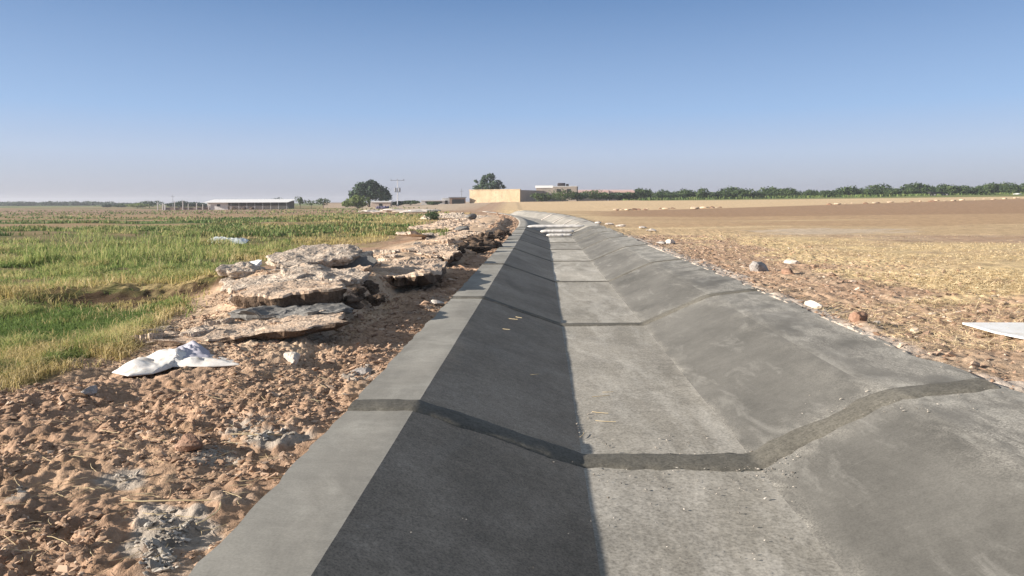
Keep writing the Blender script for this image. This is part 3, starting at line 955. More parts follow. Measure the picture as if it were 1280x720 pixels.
# lush green grass
X, Y, Z, px, py = pick(250000, -140, 420, 284, 480)
nL = fbm(X * .5, Y * .5, 3, 900); nS = fbm(X * 1.6, Y * 1.6, 3, 903)
ok = (py < grass_edge(px) - 2) & (X - PATH(Y) < -3.2)
nxs = fbm(X * .05, Y * .25, 4, 105)
ok &= (py > 301 + 14 * nxs) | (nxs < -.02) | (px > 380)
dryz = sstep(320, 400, px + 90 * nL) * sstep(335, 310, py)
_, hf_, ht_ = hum(X, Y)
bank = np.maximum(hf_ * .95, ht_ * .9)
ok &= (RNG.uniform(0, 1, len(X)) > dryz) & (RNG.uniform(0, 1, len(X)) > bank) & ((nS > -.33) | (py > 392))
ok &= (py > 392) | (nL + .25 * sstep(300, 340, py) > -.06 + .14 * RNG.uniform(-1, 1, len(X)))
X, Y, px, py, nL, nS = [q[ok] for q in (X, Y, px, py, nL, nS)]
n = len(X); print('grass', n)
tall = (.07 + .15 * sstep(-.25, .3, nL + nS)) * 1.0 * (.55 + .45 * sstep(350, 335, py)) + .06 * RNG.uniform(0, 1, n)
hb = tall * RNG.uniform(.6, 1.35, n)
r = np.clip(.48 + .7 * nL + .7 * nS + RNG.normal(0, .22, n), .2, 1) 
o = blades('green_grass', X, Y, hb, np.clip(.0009 * Y, .005, .03) * RNG.uniform(.7, 1.3, n), M['grass'], 1.0, rnd=r)
tag(o, 'lush green grass covering the left field and bank', 'grass', kind='stuff')

# taller weeds standing in the middle of the green
X, Y, Z, px, py = pick(5200, 30, 250, 297, 335)
nS = fbm(X * .8, Y * .8, 3, 943)
ok = nS > .02
X, Y, nS = X[ok], Y[ok], nS[ok]
o = blades('tall_weeds', X, Y, RNG.uniform(.2, .5, len(X)) * (.6 + 1.6 * nS), np.full(len(X), .02), M['grass'], .7, rnd=np.clip(.55 + RNG.normal(0, .22, len(X)), 0, 1))
tag(o, 'taller loose weeds standing in clumps in the green field', 'weeds', kind='stuff')

# dry yellowing grass
X, Y, Z, px, py = pick(190000, -60, 600, 260, 490)
nL = fbm(X * .4, Y * .4, 3, 910); nS = fbm(X * 1.8, Y * 1.8, 3, 913)
e = grass_edge(px)
inside = (py < e + 16 * (py > 330) * RNG.uniform(0, 1, len(X))) & (X - PATH(Y) < -2.5)
d1 = sstep(310, 400, px + 110 * nL) * sstep(335, 305, py) * (py > 262)
d2 = np.maximum(sstep(34, 4, e - py) * (py > 380) * .7, .10 * (py > 300))
d3 = np.zeros(len(X))
_, hf_, ht_ = hum(X, Y)
d3 = np.maximum(ht_ * 1.8, hf_ * .3)
for hx, hy, rx, ry in ((290, 345, 40, 12), (90, 455, 90, 18), (330, 318, 90, 8)):
    d3 = np.maximum(d3, sstep(1.3, .7, ((px - hx) / rx) ** 2 + ((py - hy) / ry) ** 2 + nS))
ok = inside & (RNG.uniform(0, 1, len(X)) < np.maximum(np.maximum(d1, d2), d3) * .8) & (nS > -.3)
X, Y, px, py, nL = [q[ok] for q in (X, Y, px, py, nL)]
n = len(X); print('dry', n)
hb = (.09 + .12 * sstep(-.2, .3, nL) + .20 * hum(X, Y)[2]) * RNG.uniform(.6, 1.3, n) * (1 - .35 * (py > 330))
o = blades('dry_grass', X, Y, hb, np.clip(.0010 * Y, .005, .06) * RNG.uniform(.7, 1.3, n), M['dry'], 1.0, rnd=.5 + .6 * nL + RNG.normal(0, .25, n))
tag(o, 'yellowing dry grass along the bank and the field edge', 'grass', kind='stuff')

# taller seed stalks
X, Y, Z, px, py = pick(12, 20, 330, 295, 350)
o = blades('seed_stalks', X, Y, RNG.uniform(.4, .75, len(X)), np.full(len(X), .014), M['dry'], .12, rnd=RNG.uniform(.5, 1, len(X)))
tag(o, 'thin pale seed stalks rising above the green grass', 'grass', kind='stuff')

# low weeds of the far left field
X, Y, Z, px, py = pick(60000, -250, 560, 259, 296)
nx = fbm(X * .05, Y * .25, 4, 105); nS = fbm(X * .25, Y * .5, 3, 923)
ok = (X - PATH(Y) < -4) & (nx < .05) & (nS > -.1) & (py < 296) & (Y < 190)
X, Y, nS = X[ok], Y[ok], nS[ok]
n = len(X); print('weeds', n)
o = blades('field_weeds', X, Y, RNG.uniform(.08, .26, n) * (1 + .8 * nS), np.clip(.0016 * Y, .03, .3), M['weed'], .5, rnd=.4 + nS + RNG.normal(0, .2, n))
tag(o, 'low green weeds in strips across the brown far left field', 'weeds', kind='stuff')

# straw on the right field: lying pieces and short stubble
X, Y, Z, px, py = pick(230000, 760, 1480, 280, 440)
n1 = fbm(X * .9, Y * .9, 4, 101); nx = fbm(X * .05, Y * .25, 4, 105)
yb = np.interp(px, [760, 830, 900, 980, 1060, 1160, 1280, 1900], [282, 288, 303, 322, 345, 368, 388, 455])
yt = np.interp(px, [760, 860, 950, 1100, 1280], [280, 286, 296, 299, 303])
dens = sstep(-16, 10, yb - py + 24 * n1) * sstep(-3, 4, py - yt + 8 * nx)
ok = (RNG.uniform(0, 1, len(X)) < dens * (.36 + 1.5 * fbm(X * .5, Y * .8, 4, 931)) + .004 * (py > 300) + .10 * (py > 283) * (nx > .0) * (px > 830)) & (X - PATH(Y) > C_OUT_R + .15)
X, Y, Z = X[ok], Y[ok], Z[ok]
n = len(X); print('straw', n)
a = RNG.uniform(0, np.pi, n); L_ = RNG.uniform(.03, .11, n) * np.clip(13 / Y, .4, 1) * (1 + .5 * np.abs(np.cos(a))); w = np.clip(.0004 * Y, .003, .012) * RNG.uniform(.7, 1.3, n)
t = RNG.normal(0, .25, n)
d = np.stack([np.cos(a) * np.cos(t), np.sin(a) * np.cos(t), np.sin(t)], -1) * L_[:, None] / 2
s = np.stack([-np.sin(a), np.cos(a), RNG.normal(0, .5, n)], -1) * w[:, None] / 2
ctr = np.stack([X, Y, Z + .018 + np.abs(d[:, 2])], -1)
V = np.stack([ctr - d - s, ctr + d - s, ctr + d + s, ctr - d + s], 1).reshape(-1, 3)
o = new_mesh('straw_litter', V, (np.arange(n) * 4)[:, None] + np.arange(4)[None], [M['straw']], False, {'rnd': np.repeat(np.clip(RNG.normal(.5, .25, n), 0, 1), 4)})
tag(o, 'golden straw litter spread over the right field', 'straw', kind='stuff')
k = RNG.uniform(0, 1, n) < .2
o = blades('stubble', X[k], Y[k], RNG.uniform(.02, .07, k.sum()), w[k] * 1.2, M['straw'], .5)
tag(o, 'short golden stubble standing among the straw of the right field', 'stubble', kind='stuff')

# dry stems on the near soil and a few stalks in the canal
def strands(name, items, m, wig=.002):
    mb = MB(); 
    for (x, y, z, an, ln, cv, rad) in items:
        p = []
        for i in range(7):
            t = i / 6 - .5
            p.append((x + math.cos(an) * ln * t - math.sin(an) * cv * (t * t - .1), y + math.sin(an) * ln * t + math.cos(an) * cv * (t * t - .1), z + wig * math.sin(i * 2.0 + x * 50)))
        mb.tube(p, rad, 5)
    o = mb.build(name, m)
    a = o.data.attributes.new('rnd', 'FLOAT', 'POINT'); a.data.foreach_set('value', RNG.uniform(.3, 1, len(o.data.vertices)).astype(np.float32))
    return o

it = []
X, Y, Z, px, py = pick(300, 0, 480, 470, 720)
for x, y, z in zip(X, Y, Z):
    if x - float(PATH(y)) < C_OUT_L - .1:
        it.append((x, y, z + .02, random.uniform(0, 3.1), random.uniform(.05, .2), random.uniform(-.05, .05), random.uniform(.0010, .0018)))
o = strands('dry_stems', it, M['straw'])
tag(o, 'fine dry straw stems strewn over the brown soil', 'straw', kind='stuff')
for k, (px, py, an, ln, cv, lab) in enumerate(((285, 484, 1.9, .22, .10, 'short pale curved twig standing in the soil below the sack'), (266, 638, 1.5, .26, .14, 'hooked pale stalk lying on the soil by the cement spill'),
                                          (225, 617, .03, .62, .03, 'long straight straw stalk lying across the near soil'), (320, 541, -.05, .36, .02, 'thin white stalk lying on the grey cement patch'))):
    x, y = gpt(px, py)
    o = strands('dry_twig', [(x, y, float(gz(np.array(x), np.array(y))) + .025, an, ln, cv, .0042)], M['straw'])
    tag(o, lab, 'twig')


def canal_z(x, y):
    c = x - float(PATH(np.array(y)))
    return float(prof_s(np.array(c), .012)) + float(base(PATH(np.array(y)), np.array(y)))


def canal_pt(px, py):
    dx, dy = unroll(px, py); z = -.2
    for _ in range(12):
        Y = (H - z) * F / dy; z = canal_z(dx * Y / F, Y)
    return dx * Y / F, Y, z

STK = [(752, 497, .25, .20, 'first'), (750, 518, -.35, .16, 'b'), (757, 529, -.2, .19, 'c'), (728, 546, 1.2, .12, 'd'), (640, 400, -.6, .2, 'e'), (648, 398, -.9, .16, 'e'), (632, 413, -.5, .13, 'e'), (668, 470, .3, .1, 'f'), (760, 492, .1, .12, 'g')]
STL = ['straw stalk on the canal bed pointing up right', 'slanting straw stalk on the canal bed between two others', 'lowest of three straw stalks on the canal bed', 'frayed straw wisp where the shade meets the bed',
       'longest yellow straw in the shade on the left slope', 'short yellow straw crossing the longest one on the left slope', 'small straw just below the crossed pair on the left slope', 'tiny straw alone on the shaded left slope', 'faint straw beside the uppermost stalk on the bed']
for (px, py, an, ln, _), lab in zip(STK, STL):
    x, y, z = canal_pt(px, py)
    o = strands('straw_stalk', [(x, y, z + .018, an, ln, .03, .0032)], M['straw'], .0)
    tag(o, lab, 'straw')

# crumbs on the canal bed
P_ = []
for (x0, x1, y0, y1, n) in ((740, 960, 585, 615, 60), (740, 930, 545, 572, 60), (930, 1000, 565, 600, 60), (760, 1020, 600, 720, 50), (720, 745, 480, 575, 40), (700, 830, 402, 412, 30), (1000, 1240, 485, 520, 50), (600, 740, 540, 590, 14), (500, 760, 600, 720, 8)):
    for _ in range(n):
        x, y, z = canal_pt(random.uniform(x0, x1), random.uniform(y0, y1)); P_.append((x, y, z + .012))
P_ = np.array(P_)
o = scatter_lumps('mortar_crumbs', P_, np.clip(RNG.lognormal(-5.5, .45, len(P_)), .0025, .010), M['crumb'])
tag(o, 'small pale crumbs of mortar scattered in the canal beside its joints', 'rubble', kind='stuff')

# ---------------------------------------------------------------- trees
def leaf_cloud(lobes, n, leaf, seed, hollow=.5):
    r = np.random.default_rng(seed)
    lob = np.array(lobes, float)          # cx cy cz rx ry rz
    wts = (lob[:, 3] * lob[:, 4] * lob[:, 5]) ** .67; wts /= wts.sum()
    k = r.choice(len(lob), n, p=wts)
    d = r.normal(size=(n, 3)); d /= np.linalg.norm(d, axis=1)[:, None]
    rad = r.uniform(hollow, 1.0, n) ** .6 * (1 + .22 * fbm(d[:, 0] * 2.5 + k * 7, d[:, 1] * 2.5 + d[:, 2] * 2, 3, seed) * 2)
    p = lob[k, :3] + d * rad[:, None] * lob[k, 3:]
    keep = fbm(p[:, 0] * 1.1 + seed, p[:, 2] * 1.3 + p[:, 1] * .7, 3, seed + 3) > -.27
    p, d, k = p[keep], d[keep], k[keep]
    n = len(p)
    nr = d * .7 + r.normal(size=(n, 3)) * .6 + np.array([0, 0, .35]); nr /= np.linalg.norm(nr, axis=1)[:, None]
    t = np.cross(nr, r.normal(size=(n, 3))); t /= np.linalg.norm(t, axis=1)[:, None]
    bb = np.cross(nr, t)
    s = leaf * r.uniform(.6, 1.3, n)[:, None]
    V = np.stack([p - t * s - bb * s * .5, p + t * s * .3 - bb * s * .7, p + t * s + bb * s * .3, p - t * s * .2 + bb * s * .75], 1)
    clump = fbm(p[:, 0] * .9 + seed, p[:, 2] * .9 + p[:, 1] * .5, 2, seed + 9)
    rnd = np.clip(.45 + .7 * clump + r.normal(0, .16, n), 0, 1)
    return V.reshape(-1, 3), (np.arange(n) * 4)[:, None] + np.arange(4)[None], np.repeat(rnd, 4)


def make_tree(name, label, cat, loc, lobes, n, leaf, mk, seed, trunk_h, trunk_r, group=None, limbs=5):
    root = empty(name, loc, label, cat, group)
    mb = MB()
    rr = random.Random(seed)
    mb.tube([(0, 0, -.1), (.05 * trunk_h, 0, trunk_h * .5), (0, .03, trunk_h)], [trunk_r * 1.3, trunk_r, trunk_r * .8], 8)
    lob = sorted(lobes, key=lambda q: -q[3] * q[5])
    for i in range(limbs):
        q = lob[i % len(lob)]
        e = Vector((q[0] + rr.uniform(-.4, .4) * q[3], q[1] + rr.uniform(-.4, .4) * q[4], q[2] + rr.uniform(-.2, .5) * q[5]))
        s = Vector((0, .03, trunk_h * rr.uniform(.7, .98)))
        mb.tube([s, s.lerp(e, .5) + Vector((0, 0, -.06 * (e - s).length)), e], [trunk_r * .6, trunk_r * .4, trunk_r * .15], 6)
    mb.build('trunk', M['bark'], root)
    V, Fq, rd = leaf_cloud(lobes, n, leaf, seed)
    new_mesh('crown', V, Fq, [M[mk]], False, {'rnd': rd}, root)
    return root


def ground_at(px, Y, dz=0.0):
    X_ = (px - PX0) * Y / F
    return Vector((X_, Y, float(gz(np.array(X_), np.array(Y))) + dz))


def lobes_round(w, h, z0, seed, n=6):
    r = random.Random(seed); out = []
    for i in range(n):
        a = 2 * math.pi * i / n + r.uniform(-.4, .4); q = r.uniform(.35, .6)
        s = r.uniform(.42, .62)
        out.append((w * .5 * q * math.cos(a), w * .5 * q * math.sin(a), z0 + h * r.uniform(.38, .68), w * .5 * s, w * .5 * s, h * .5 * r.uniform(.5, .75)))
    out.append((0, 0, z0 + h * .55, w * .32, w * .32, h * .46))
    return out


# big dark tree with light shrub in front
p = ground_at(461, 200)
make_tree('tree', 'big dark spreading tree behind the light shrub left of the power pole', 'tree', p,
          [(-.6, 0, 4.6, 4.2, 4, 2.3), (2.6, 0, 3.9, 3.4, 3, 2.0), (-3.4, .5, 3.7, 2.4, 2.4, 1.6), (.6, 0, 6.1, 2.2, 2.2, 1.3), (4.6, 0, 2.9, 1.8, 2, 1.3), (-1.6, -1, 5.4, 2.4, 2.2, 1.4)], 5200, .30, 'leafdark', 61, 2.2, .32, limbs=7)
p = ground_at(447, 165)
make_tree('shrub', 'light green rounded shrub standing in front of the big dark tree', 'shrub', p,
          [(-.8, 0, 1.6, 2.1, 1.6, 1.0), (1.2, 0, 1.7, 1.7, 1.5, 1.1), (-2.5, 0, 1.2, 1.2, 1.1, .7), (.1, 0, 2.4, 1.5, 1.3, .8), (.4, 0, .9, 1.2, 1, .7)], 3400, .17, 'leaflight', 62, .8, .14)
# pine like tree behind the beige building
p = ground_at(611, 222)
make_tree('tree', 'dark tree with a ragged pointed crown behind the beige building', 'tree', p,
          [(0, 0, 7.4, 2.2, 2, 1.3), (-1.8, 0, 6.2, 2.1, 2, 1.0), (2.0, 0, 5.9, 2.2, 2, 1.1), (0, 0, 5.2, 3.6, 3, 1.4), (-3.6, 0, 6.6, 1.1, 1.2, .5), (3.6, 0, 4.7, 1.8, 1.8, .9), (-3.0, 0, 4.6, 2.0, 2, .9), (.8, 0, 8.3, 1.0, 1, .7)], 4200, .27, 'leafdark', 63, 3.2, .28, limbs=8)

# orchard row on the right
protos = []
for s_ in range(4):
    r_ = make_tree('orchard_tree', 'bushy green orchard tree in the long row behind the brown field', 'tree', (0, 0, 0), lobes_round(6.4, 3.2, .0, 70 + s_), 1500, .22, 'leaf', 70 + s_, .9, .12, 'orchard trees in the long row', 4)
    protos.append(r_)
used = [False] * 4
rr = random.Random(5)


def orchard(px, Y, w, h, label=None, k=None):
    k = rr.randrange(4) if k is None else k
    loc = ground_at(px, Y); sc = (w / 6.4, w / 6.4, h / 3.2)
    if not used[k] and label is None:
        used[k] = True; o = protos[k]; o.location = loc; o.rotation_euler = (0, 0, rr.uniform(0, 6)); o.scale = sc
        return o
    o = dup(protos[k], loc, rr.uniform(0, 6), sc, label)
    return o


x_ = 800
while x_ < 1330:
    orchard(x_, 226 + rr.uniform(-4, 4), rr.uniform(4.6, 8.5), rr.uniform(2.1, 3.9) + .35 * sstep(1000, 1280, x_))
    x_ += rr.uniform(13, 27)
x_ = 806
while x_ < 1330:
    orchard(x_, 243 + rr.uniform(-4, 4), rr.uniform(5.5, 8.5), rr.uniform(2.3, 3.6) + .3 * sstep(1000, 1280, x_))
    x_ += rr.uniform(15, 25)
for px, w, h, lab in ((799, 9, 4.0, 'taller rounded tree at the left end of the orchard row beside the pink roof'), (912, 8.5, 4.1, 'tall broad tree standing out of the left half of the orchard row'),
                      (966, 8.5, 4.0, 'second tall dark tree of the orchard row, right of the broad one'), (1101, 9, 4.4, 'broad tall tree near the middle of the orchard row'), (1144, 10, 4.6, 'wide tall tree above the dark trailer in the orchard row'),
                      (1262, 8, 4.4, 'tall tree at the right end of the orchard row')):
    orchard(px, 234, w, h, lab)
# bushes before the grey house and pink sheds
for k, (px, Y, w, h, mk, lab) in enumerate(((703, 192, 9.5, 3.2, 'leaf', 'wide green bush in front of the grey house'), (676, 194, 6, 2.2, 'leaf', 'low bush at the grey side wall of the beige building'), (722, 196, 6, 2.4, 'leafdark', 'dark bush under the corner of the grey house'),
                                       (746, 200, 9, 3.0, 'leaf', 'green bush covering the middle of the pink roof'), (772, 203, 8, 2.2, 'leafdark', 'low dark bush below the right pink roof'), (758, 204, 6, 2.0, 'leaf', 'low green bush between the two pink roofs'), (786, 205, 6, 2.3, 'leaf', 'small bush left of the first orchard tree'))):
    make_tree('bush', lab, 'bush', ground_at(px, Y), lobes_round(w, h, .1, 90 + k), 1500, .2, mk, 90 + k, .6, .1, limbs=4)
# left trees
for k, (px, Y, w, h, mk, lab) in enumerate(((172, 262, 9, 1.9, 'leaflight', 'pale green bush at the left end of the tree group'), (187, 270, 11, 2.7, 'leafdark', 'wide dark tree left of the pale posts'), (216, 275, 6, 2.0, 'leafdark', 'small dark tree behind the pale posts'),
                                       (226, 262, 6.5, 2.8, 'leafdark', 'taller dark tree behind the fence'), (241, 266, 6, 2.1, 'leafdark', 'low dark tree between the fence and the shed'), (253, 270, 4.5, 1.9, 'leafdark', 'small tree touching the left end of the white roofed shed'),
                                       (346, 250, 8, 3.4, 'leafdark', 'dark rounded tree rising behind the white roof'), (134, 300, 5, 1.3, 'leafdark', 'tiny dark bush on the open horizon'), (152, 300, 7, 1.3, 'leaf', 'low green bush on the horizon left of the tree group'),
                                       (497, 205, 5, 1.3, 'leaf', 'low bush left of the foot of the power pole'), (513, 220, 6, 1.4, 'leaf', 'low dull bush right of the foot of the power pole'), (541, 196, 4, .8, 'leaf', 'tiny bush in front of the white low building'))):
    make_tree('tree' if h > 2 else 'bush', lab, 'tree' if h > 2 else 'bush', ground_at(px, Y), lobes_round(w, h, .1, 120 + k), 1100, .22, mk, 120 + k, .7, .1, limbs=4)
for k, (px, w, h, lab) in enumerate(((375, 2.6, 3.2, 'thin sapling right of the white shed, leftmost of three'), (389, 4, 2.4, 'bushy sapling in the middle of the three by the mud wall'), (404, 4.2, 2.6, 'bushy sapling nearest the mud wall'))):
    make_tree('sapling', lab, 'sapling', ground_at(px, 188), lobes_round(w, h * .75, h * .3, 150 + k, 5), 420, .17, 'leaf', 150 + k, h * .45, .07, limbs=4)
# the far wood on the left horizon
lobs = []
for i in range(46):
    x0 = -350 + i * 2.4 + rr.uniform(-2, 2); q_ = 1.0 if i < 36 else .55
    lobs.append((x0, 470 + rr.uniform(-8, 8), .5 + rr.uniform(.5, 1.0) * q_, rr.uniform(4, 7), 5, rr.uniform(1.1, 2.0) * q_))
V, Fq, rd = leaf_cloud(lobs, 9000, .55, 333, .2)
o = new_mesh('far_wood', V, Fq, [M['leafdark']], False, {'rnd': rd})
tag(o, 'dark distant wood on the far left horizon', 'wood', kind='stuff')
# grassy verge below the orchard
X = RNG.uniform(34, 175, 16000); Y = 224 + RNG.uniform(-4, 22, 16000)
o = blades('orchard_verge', X, Y, RNG.uniform(.4, 1.2, 16000), np.full(16000, .25), M['weed'], .4, rnd=np.clip(RNG.normal(.55, .15, 16000), 0, 1))
tag(o, 'green grassy verge at the foot of the orchard row', 'grass', kind='stuff')

# ---------------------------------------------------------------- buildings
def box_building(name, label, loc, rz, w, d, h, wall, roofm, cat='building', over=.0, roof_t=.12, windows=(), pitch=0.0):
    root = empty(name, loc, label, cat, None, rz)
    mb = MB()
    t = .25
    mb.box(-w / 2, w / 2, 0, t, -.6, h).box(-w / 2, w / 2, d - t, d, -.6, h).box(-w / 2, -w / 2 + t, t, d - t, -.6, h).box(w / 2 - t, w / 2, t, d - t, -.6, h)
    mb.build('wall', wall, root)
    rb = MB()
    z0 = h + .003; o_ = over
    rb.poly([(-w / 2 - o_, -o_, z0), (w / 2 + o_, -o_, z0), (w / 2 + o_, d + o_, z0 + pitch), (-w / 2 - o_, d + o_, z0 + pitch),
             (-w / 2 - o_, -o_, z0 + roof_t), (w / 2 + o_, -o_, z0 + roof_t), (w / 2 + o_, d + o_, z0 + pitch + roof_t), (-w / 2 - o_, d + o_, z0 + pitch + roof_t)],
            [(0, 3, 2, 1), (4, 5, 6, 7), (0, 1, 5, 4), (1, 2, 6, 5), (2, 3, 7, 6), (3, 0, 4, 7)])
    rb.build('roof', roofm, root)
    for (x0, x1, z0, z1, kind) in windows:
        MB().box(x0, x1, -.03, .03, z0, z1).build(kind, M['opening'], root)
    return root


# beige walled building: near corner at photo x = 650
cn = ground_at(650, 200)
rz = R(-27)
B = empty('building', cn, 'beige plastered flat roofed building with a shaded grey brick side wall', 'building', None, rz)
hB = 3.35
MB().box(-16.2, 0, 0, .3, -1, hB).box(-16.2, -15.9, .3, 17, -1, hB).build('wall', M['beige'], B)
o = MB().box(-.3, .003, .3, 17.3, -1, hB - .05).build('wall', M['greybrick'], B); o['label'] = 'grey brick side wall in shade'
MB().box(-15.9, -.3, .3, 17, hB - .45, hB - .25).build('roof', M['pinkwall'], B)
MB().box(-16.35, .15, -.12, .42, hB + .003, hB + .22).build('parapet', M['beige'], B)
t_ = MB(); t_.tube([(-14.6, 5, hB - .25), (-14.6, 5, hB + .6)], [.55, .5], 12); t_.build('roof_vent', M['dark'], B)
# grey house behind
hp = ground_at(706, 212)
Hs = box_building('house', 'grey brick two storey house with a dark water tank on its flat roof', hp, R(-8), 7.0, 8, 4.3, M['greybrick'], M['whiteroof'], 'house', .15, .12, ((-2.3, -1.2, 2.6, 3.6, 'window'), (.6, 1.8, 2.6, 3.6, 'window')))
MB().box(-8.6, -3.55, 1.0, 7.5, -.5, 3.95).build('annex', M['greybrick'], Hs)
MB().box(-8.8, -3.52, .8, 7.7, 3.953, 4.65).build('annex_roof', M['whiteroof'], Hs)
tk = MB(); tk.tube([(-1.1, 0, .5), (-.9, 0, .5), (1.1, 0, .5), (1.25, 0, .5)], [.35, .5, .5, .35], 14)
tr = empty('water_tank', hp + Vector((-.9, 2.5, 4.42)), 'dark water tank lying on the roof of the grey house', 'tank')
tk.build('tank', M['tank'], tr, True)
MB().box(-.8, -.6, -.4, .4, 0, .12).build('cradle', M['steel'], tr); MB().box(.6, .8, -.4, .4, 0, .12).build('cradle', M['steel'], tr)
tb = MB(); tb.tube([(1.9, .3, 0), (1.9, .3, .7)], [.45, .42], 12); tb.build('drum', M['tank'], tr, True)
# pink roofed sheds
box_building('shed', 'long low shed with a pale pink roof right of the grey house', ground_at(741, 222), R(-4), 9.2, 6, 2.6, M['pinkwall'], M['pinkroof'], 'shed', .3, .5, ((-3, -2, .8, 1.8, 'window'),), .5)
box_building('shed', 'second pink roofed shed beside the first orchard tree', ground_at(777, 224), R(-4), 7.4, 6, 2.5, M['pinkwall'], M['pinkroof'], 'shed', .3, .5, ((-1, 0, .0, 1.8, 'doorway'),), .5)
# village left of the beige building
box_building('shed', 'low white building with a dark window strip beside the brown brick shed', ground_at(541, 214), R(6), 6.8, 5, 1.1, M['whitewall'], M['whiteroof'], 'building', .25, .18, ((-2.2, 2.8, .45, .95, 'window'),))
box_building('shed', 'tiny white hut between the low white building and the brown shed', ground_at(558, 216), R(6), 2.6, 3, 1.75, M['whitewall'], M['whiteroof'], 'hut', .05, .12, ((-.4, .4, 0, 1.1, 'doorway'),))
box_building('shed', 'brown brick shed with a dark open front next to the beige building', ground_at(572, 206), R(4), 4.6, 4, 1.75, M['brick'], M['steel'], 'shed', .3, .22, ((-1.6, 2.0, .05, 1.3, 'doorway'),))
box_building('shed', 'small pinkish shed with a white roof at the foot of the big dark tree', ground_at(476, 190), R(3), 5.0, 4, 1.25, M['pinkwall'], M['whiteroof'], 'shed', .25, .35, ((-.5, .4, .2, .9, 'window'),))
wl = empty('mud_wall', ground_at(428, 196), 'long pale mud wall left of the light green shrub', 'wall')
wm = MB()
wm.box(-5.2, 4.2, 0, .3, -.6, 1.45); wm.build('wall', M['pinkwall'], wl)
MB().box(-5.3, 4.3, -.06, .36, 1.453, 1.53).build('coping', M['pinkwall'], wl)
# white roofed livestock shed, left
bp = ground_at(310, 200)
Bn = empty('barn', bp, 'long low open fronted shed with a bright white roof in the left distance', 'barn')
MB().poly([(-12, -1.2, 1.9), (11.5, -1.2, 1.9), (11.5, 6.5, 2.7), (-12, 6.5, 2.7), (-12, -1.2, 2.0), (11.5, -1.2, 2.0), (11.5, 6.5, 2.85), (-12, 6.5, 2.85)],
          [(0, 3, 2, 1), (4, 5, 6, 7), (0, 1, 5, 4), (1, 2, 6, 5), (2, 3, 7, 6), (3, 0, 4, 7)]).build('roof', M['whiteroof'], Bn)
MB().box(-11.2, 11, 5.9, 6.15, -.6, 2.3).build('wall', M['greybrick'], Bn)
o = MB().box(-11.3, -5.6, 0, .25, -.6, 1.9).box(-11.3, -11.05, .25, 5.9, -.6, 1.9).build('wall', M['whitewall'], Bn); o['label'] = 'whitewashed end room'
MB().box(-8.6, -7.7, -.03, .02, .9, 1.5).build('window', M['opening'], Bn)
for k in range(8): MB().box(-4.6 + k * 2.2, -4.46 + k * 2.2, -.6, -.46, -.6, 2.0).build('post', M['post'], Bn)
MB().box(-5.55, 11, .4, .55, -.6, 1.0).build('half_wall', M['pinkwall'], Bn)
for k, (dx, s, lab) in enumerate(((-3.4, .55, 'dark heap lying under the white roof, leftmost of three'), (-.4, .5, 'middle dark heap under the white roof'), (1.8, .6, 'right dark heap under the white roof'))):
    tag(stone('feed_heap', bp + Vector((dx, -1.5, .25)), (s * 1.5, s, s * .8), M['darkstone'], 870 + k), lab, 'heap')
# stock fence left of the barn
fp = ground_at(233, 200)
Fn = empty('stock_fence', fp, 'brown stock fence with pale posts left of the white roofed shed', 'fence')
MB().box(-6.6, 6.6, -.04, .04, .1, .75).box(-6.6, 6.6, -.05, .05, .95, 1.03).build('rail', M['railing'], Fn)
for k, (dx, hh, wd) in enumerate(((-7.9, 2.2, .2), (-6.5, 1.9, .3), (-5.9, 1.5, .35), (-3.2, 2.5, .16), (-.9, 2.7, .2), (.6, 1.8, .14), (2.9, 2.0, .2), (4.6, 1.7, .14), (6.3, 2.1, .2))):
    MB().box(dx - wd / 2, dx + wd / 2, -.3, -.1, -.5, hh).build('post', M['post'], Fn)

# ---------------------------------------------------------------- poles, trailer, small far things
pp = ground_at(497, 195)
Pw = empty('power_pole', pp, 'slim pale power pole with a crossarm and two transformers', 'power pole')
t_ = MB(); t_.tube([(0, 0, -.5), (0, 0, 3.6), (0, 0, 7.1)], [.16, .13, .09], 8); t_.build('pole', M['pole'], Pw)
MB().box(-1.9, 1.9, -.08, .08, 6.9, 7.03).build('crossarm', M['steel'], Pw)
for x in (-1.7, 0, 1.7):
    t_ = MB(); t_.tube([(x, 0, 7.033), (x, 0, 7.13), (x, 0, 7.2), (x, 0, 7.33)], [.05, .09, .05, .04], 8); t_.build('insulator', M['dark'], Pw)
for x in (-.55, .55):
    t_ = MB(); t_.tube([(x, -.1, 3.9), (x, -.1, 4.0), (x, -.1, 4.9), (x, -.1, 5.0)], [.2, .27, .27, .18], 10); t_.build('transformer', M['steel'], Pw)
MB().box(-.85, .85, -.03, .03, 3.75, 3.88).build('bracket', M['steel'], Pw)
t_ = MB(); t_.tube([(0, 0, -.3), (0, 0, 4.4)], [.09, .06], 8)
Pt = empty('utility_pole', ground_at(577, 210), 'thin dark pole sticking up beside the brown brick shed', 'pole')
t_.build('pole', M['steel'], Pt); MB().box(-.5, .5, -.04, .04, 3.5, 3.58).build('crossarm', M['steel'], Pt)
Pt = empty('utility_pole', ground_at(216, 230), 'faint thin pole above the trees left of the white roofed shed', 'pole')
t_ = MB(); t_.tube([(0, 0, -.3), (0, 0, 4.6)], [.08, .05], 8); t_.build('pole', M['steel'], Pt); MB().box(-.6, .6, -.04, .04, 4.0, 4.08).build('crossarm', M['steel'], Pt)

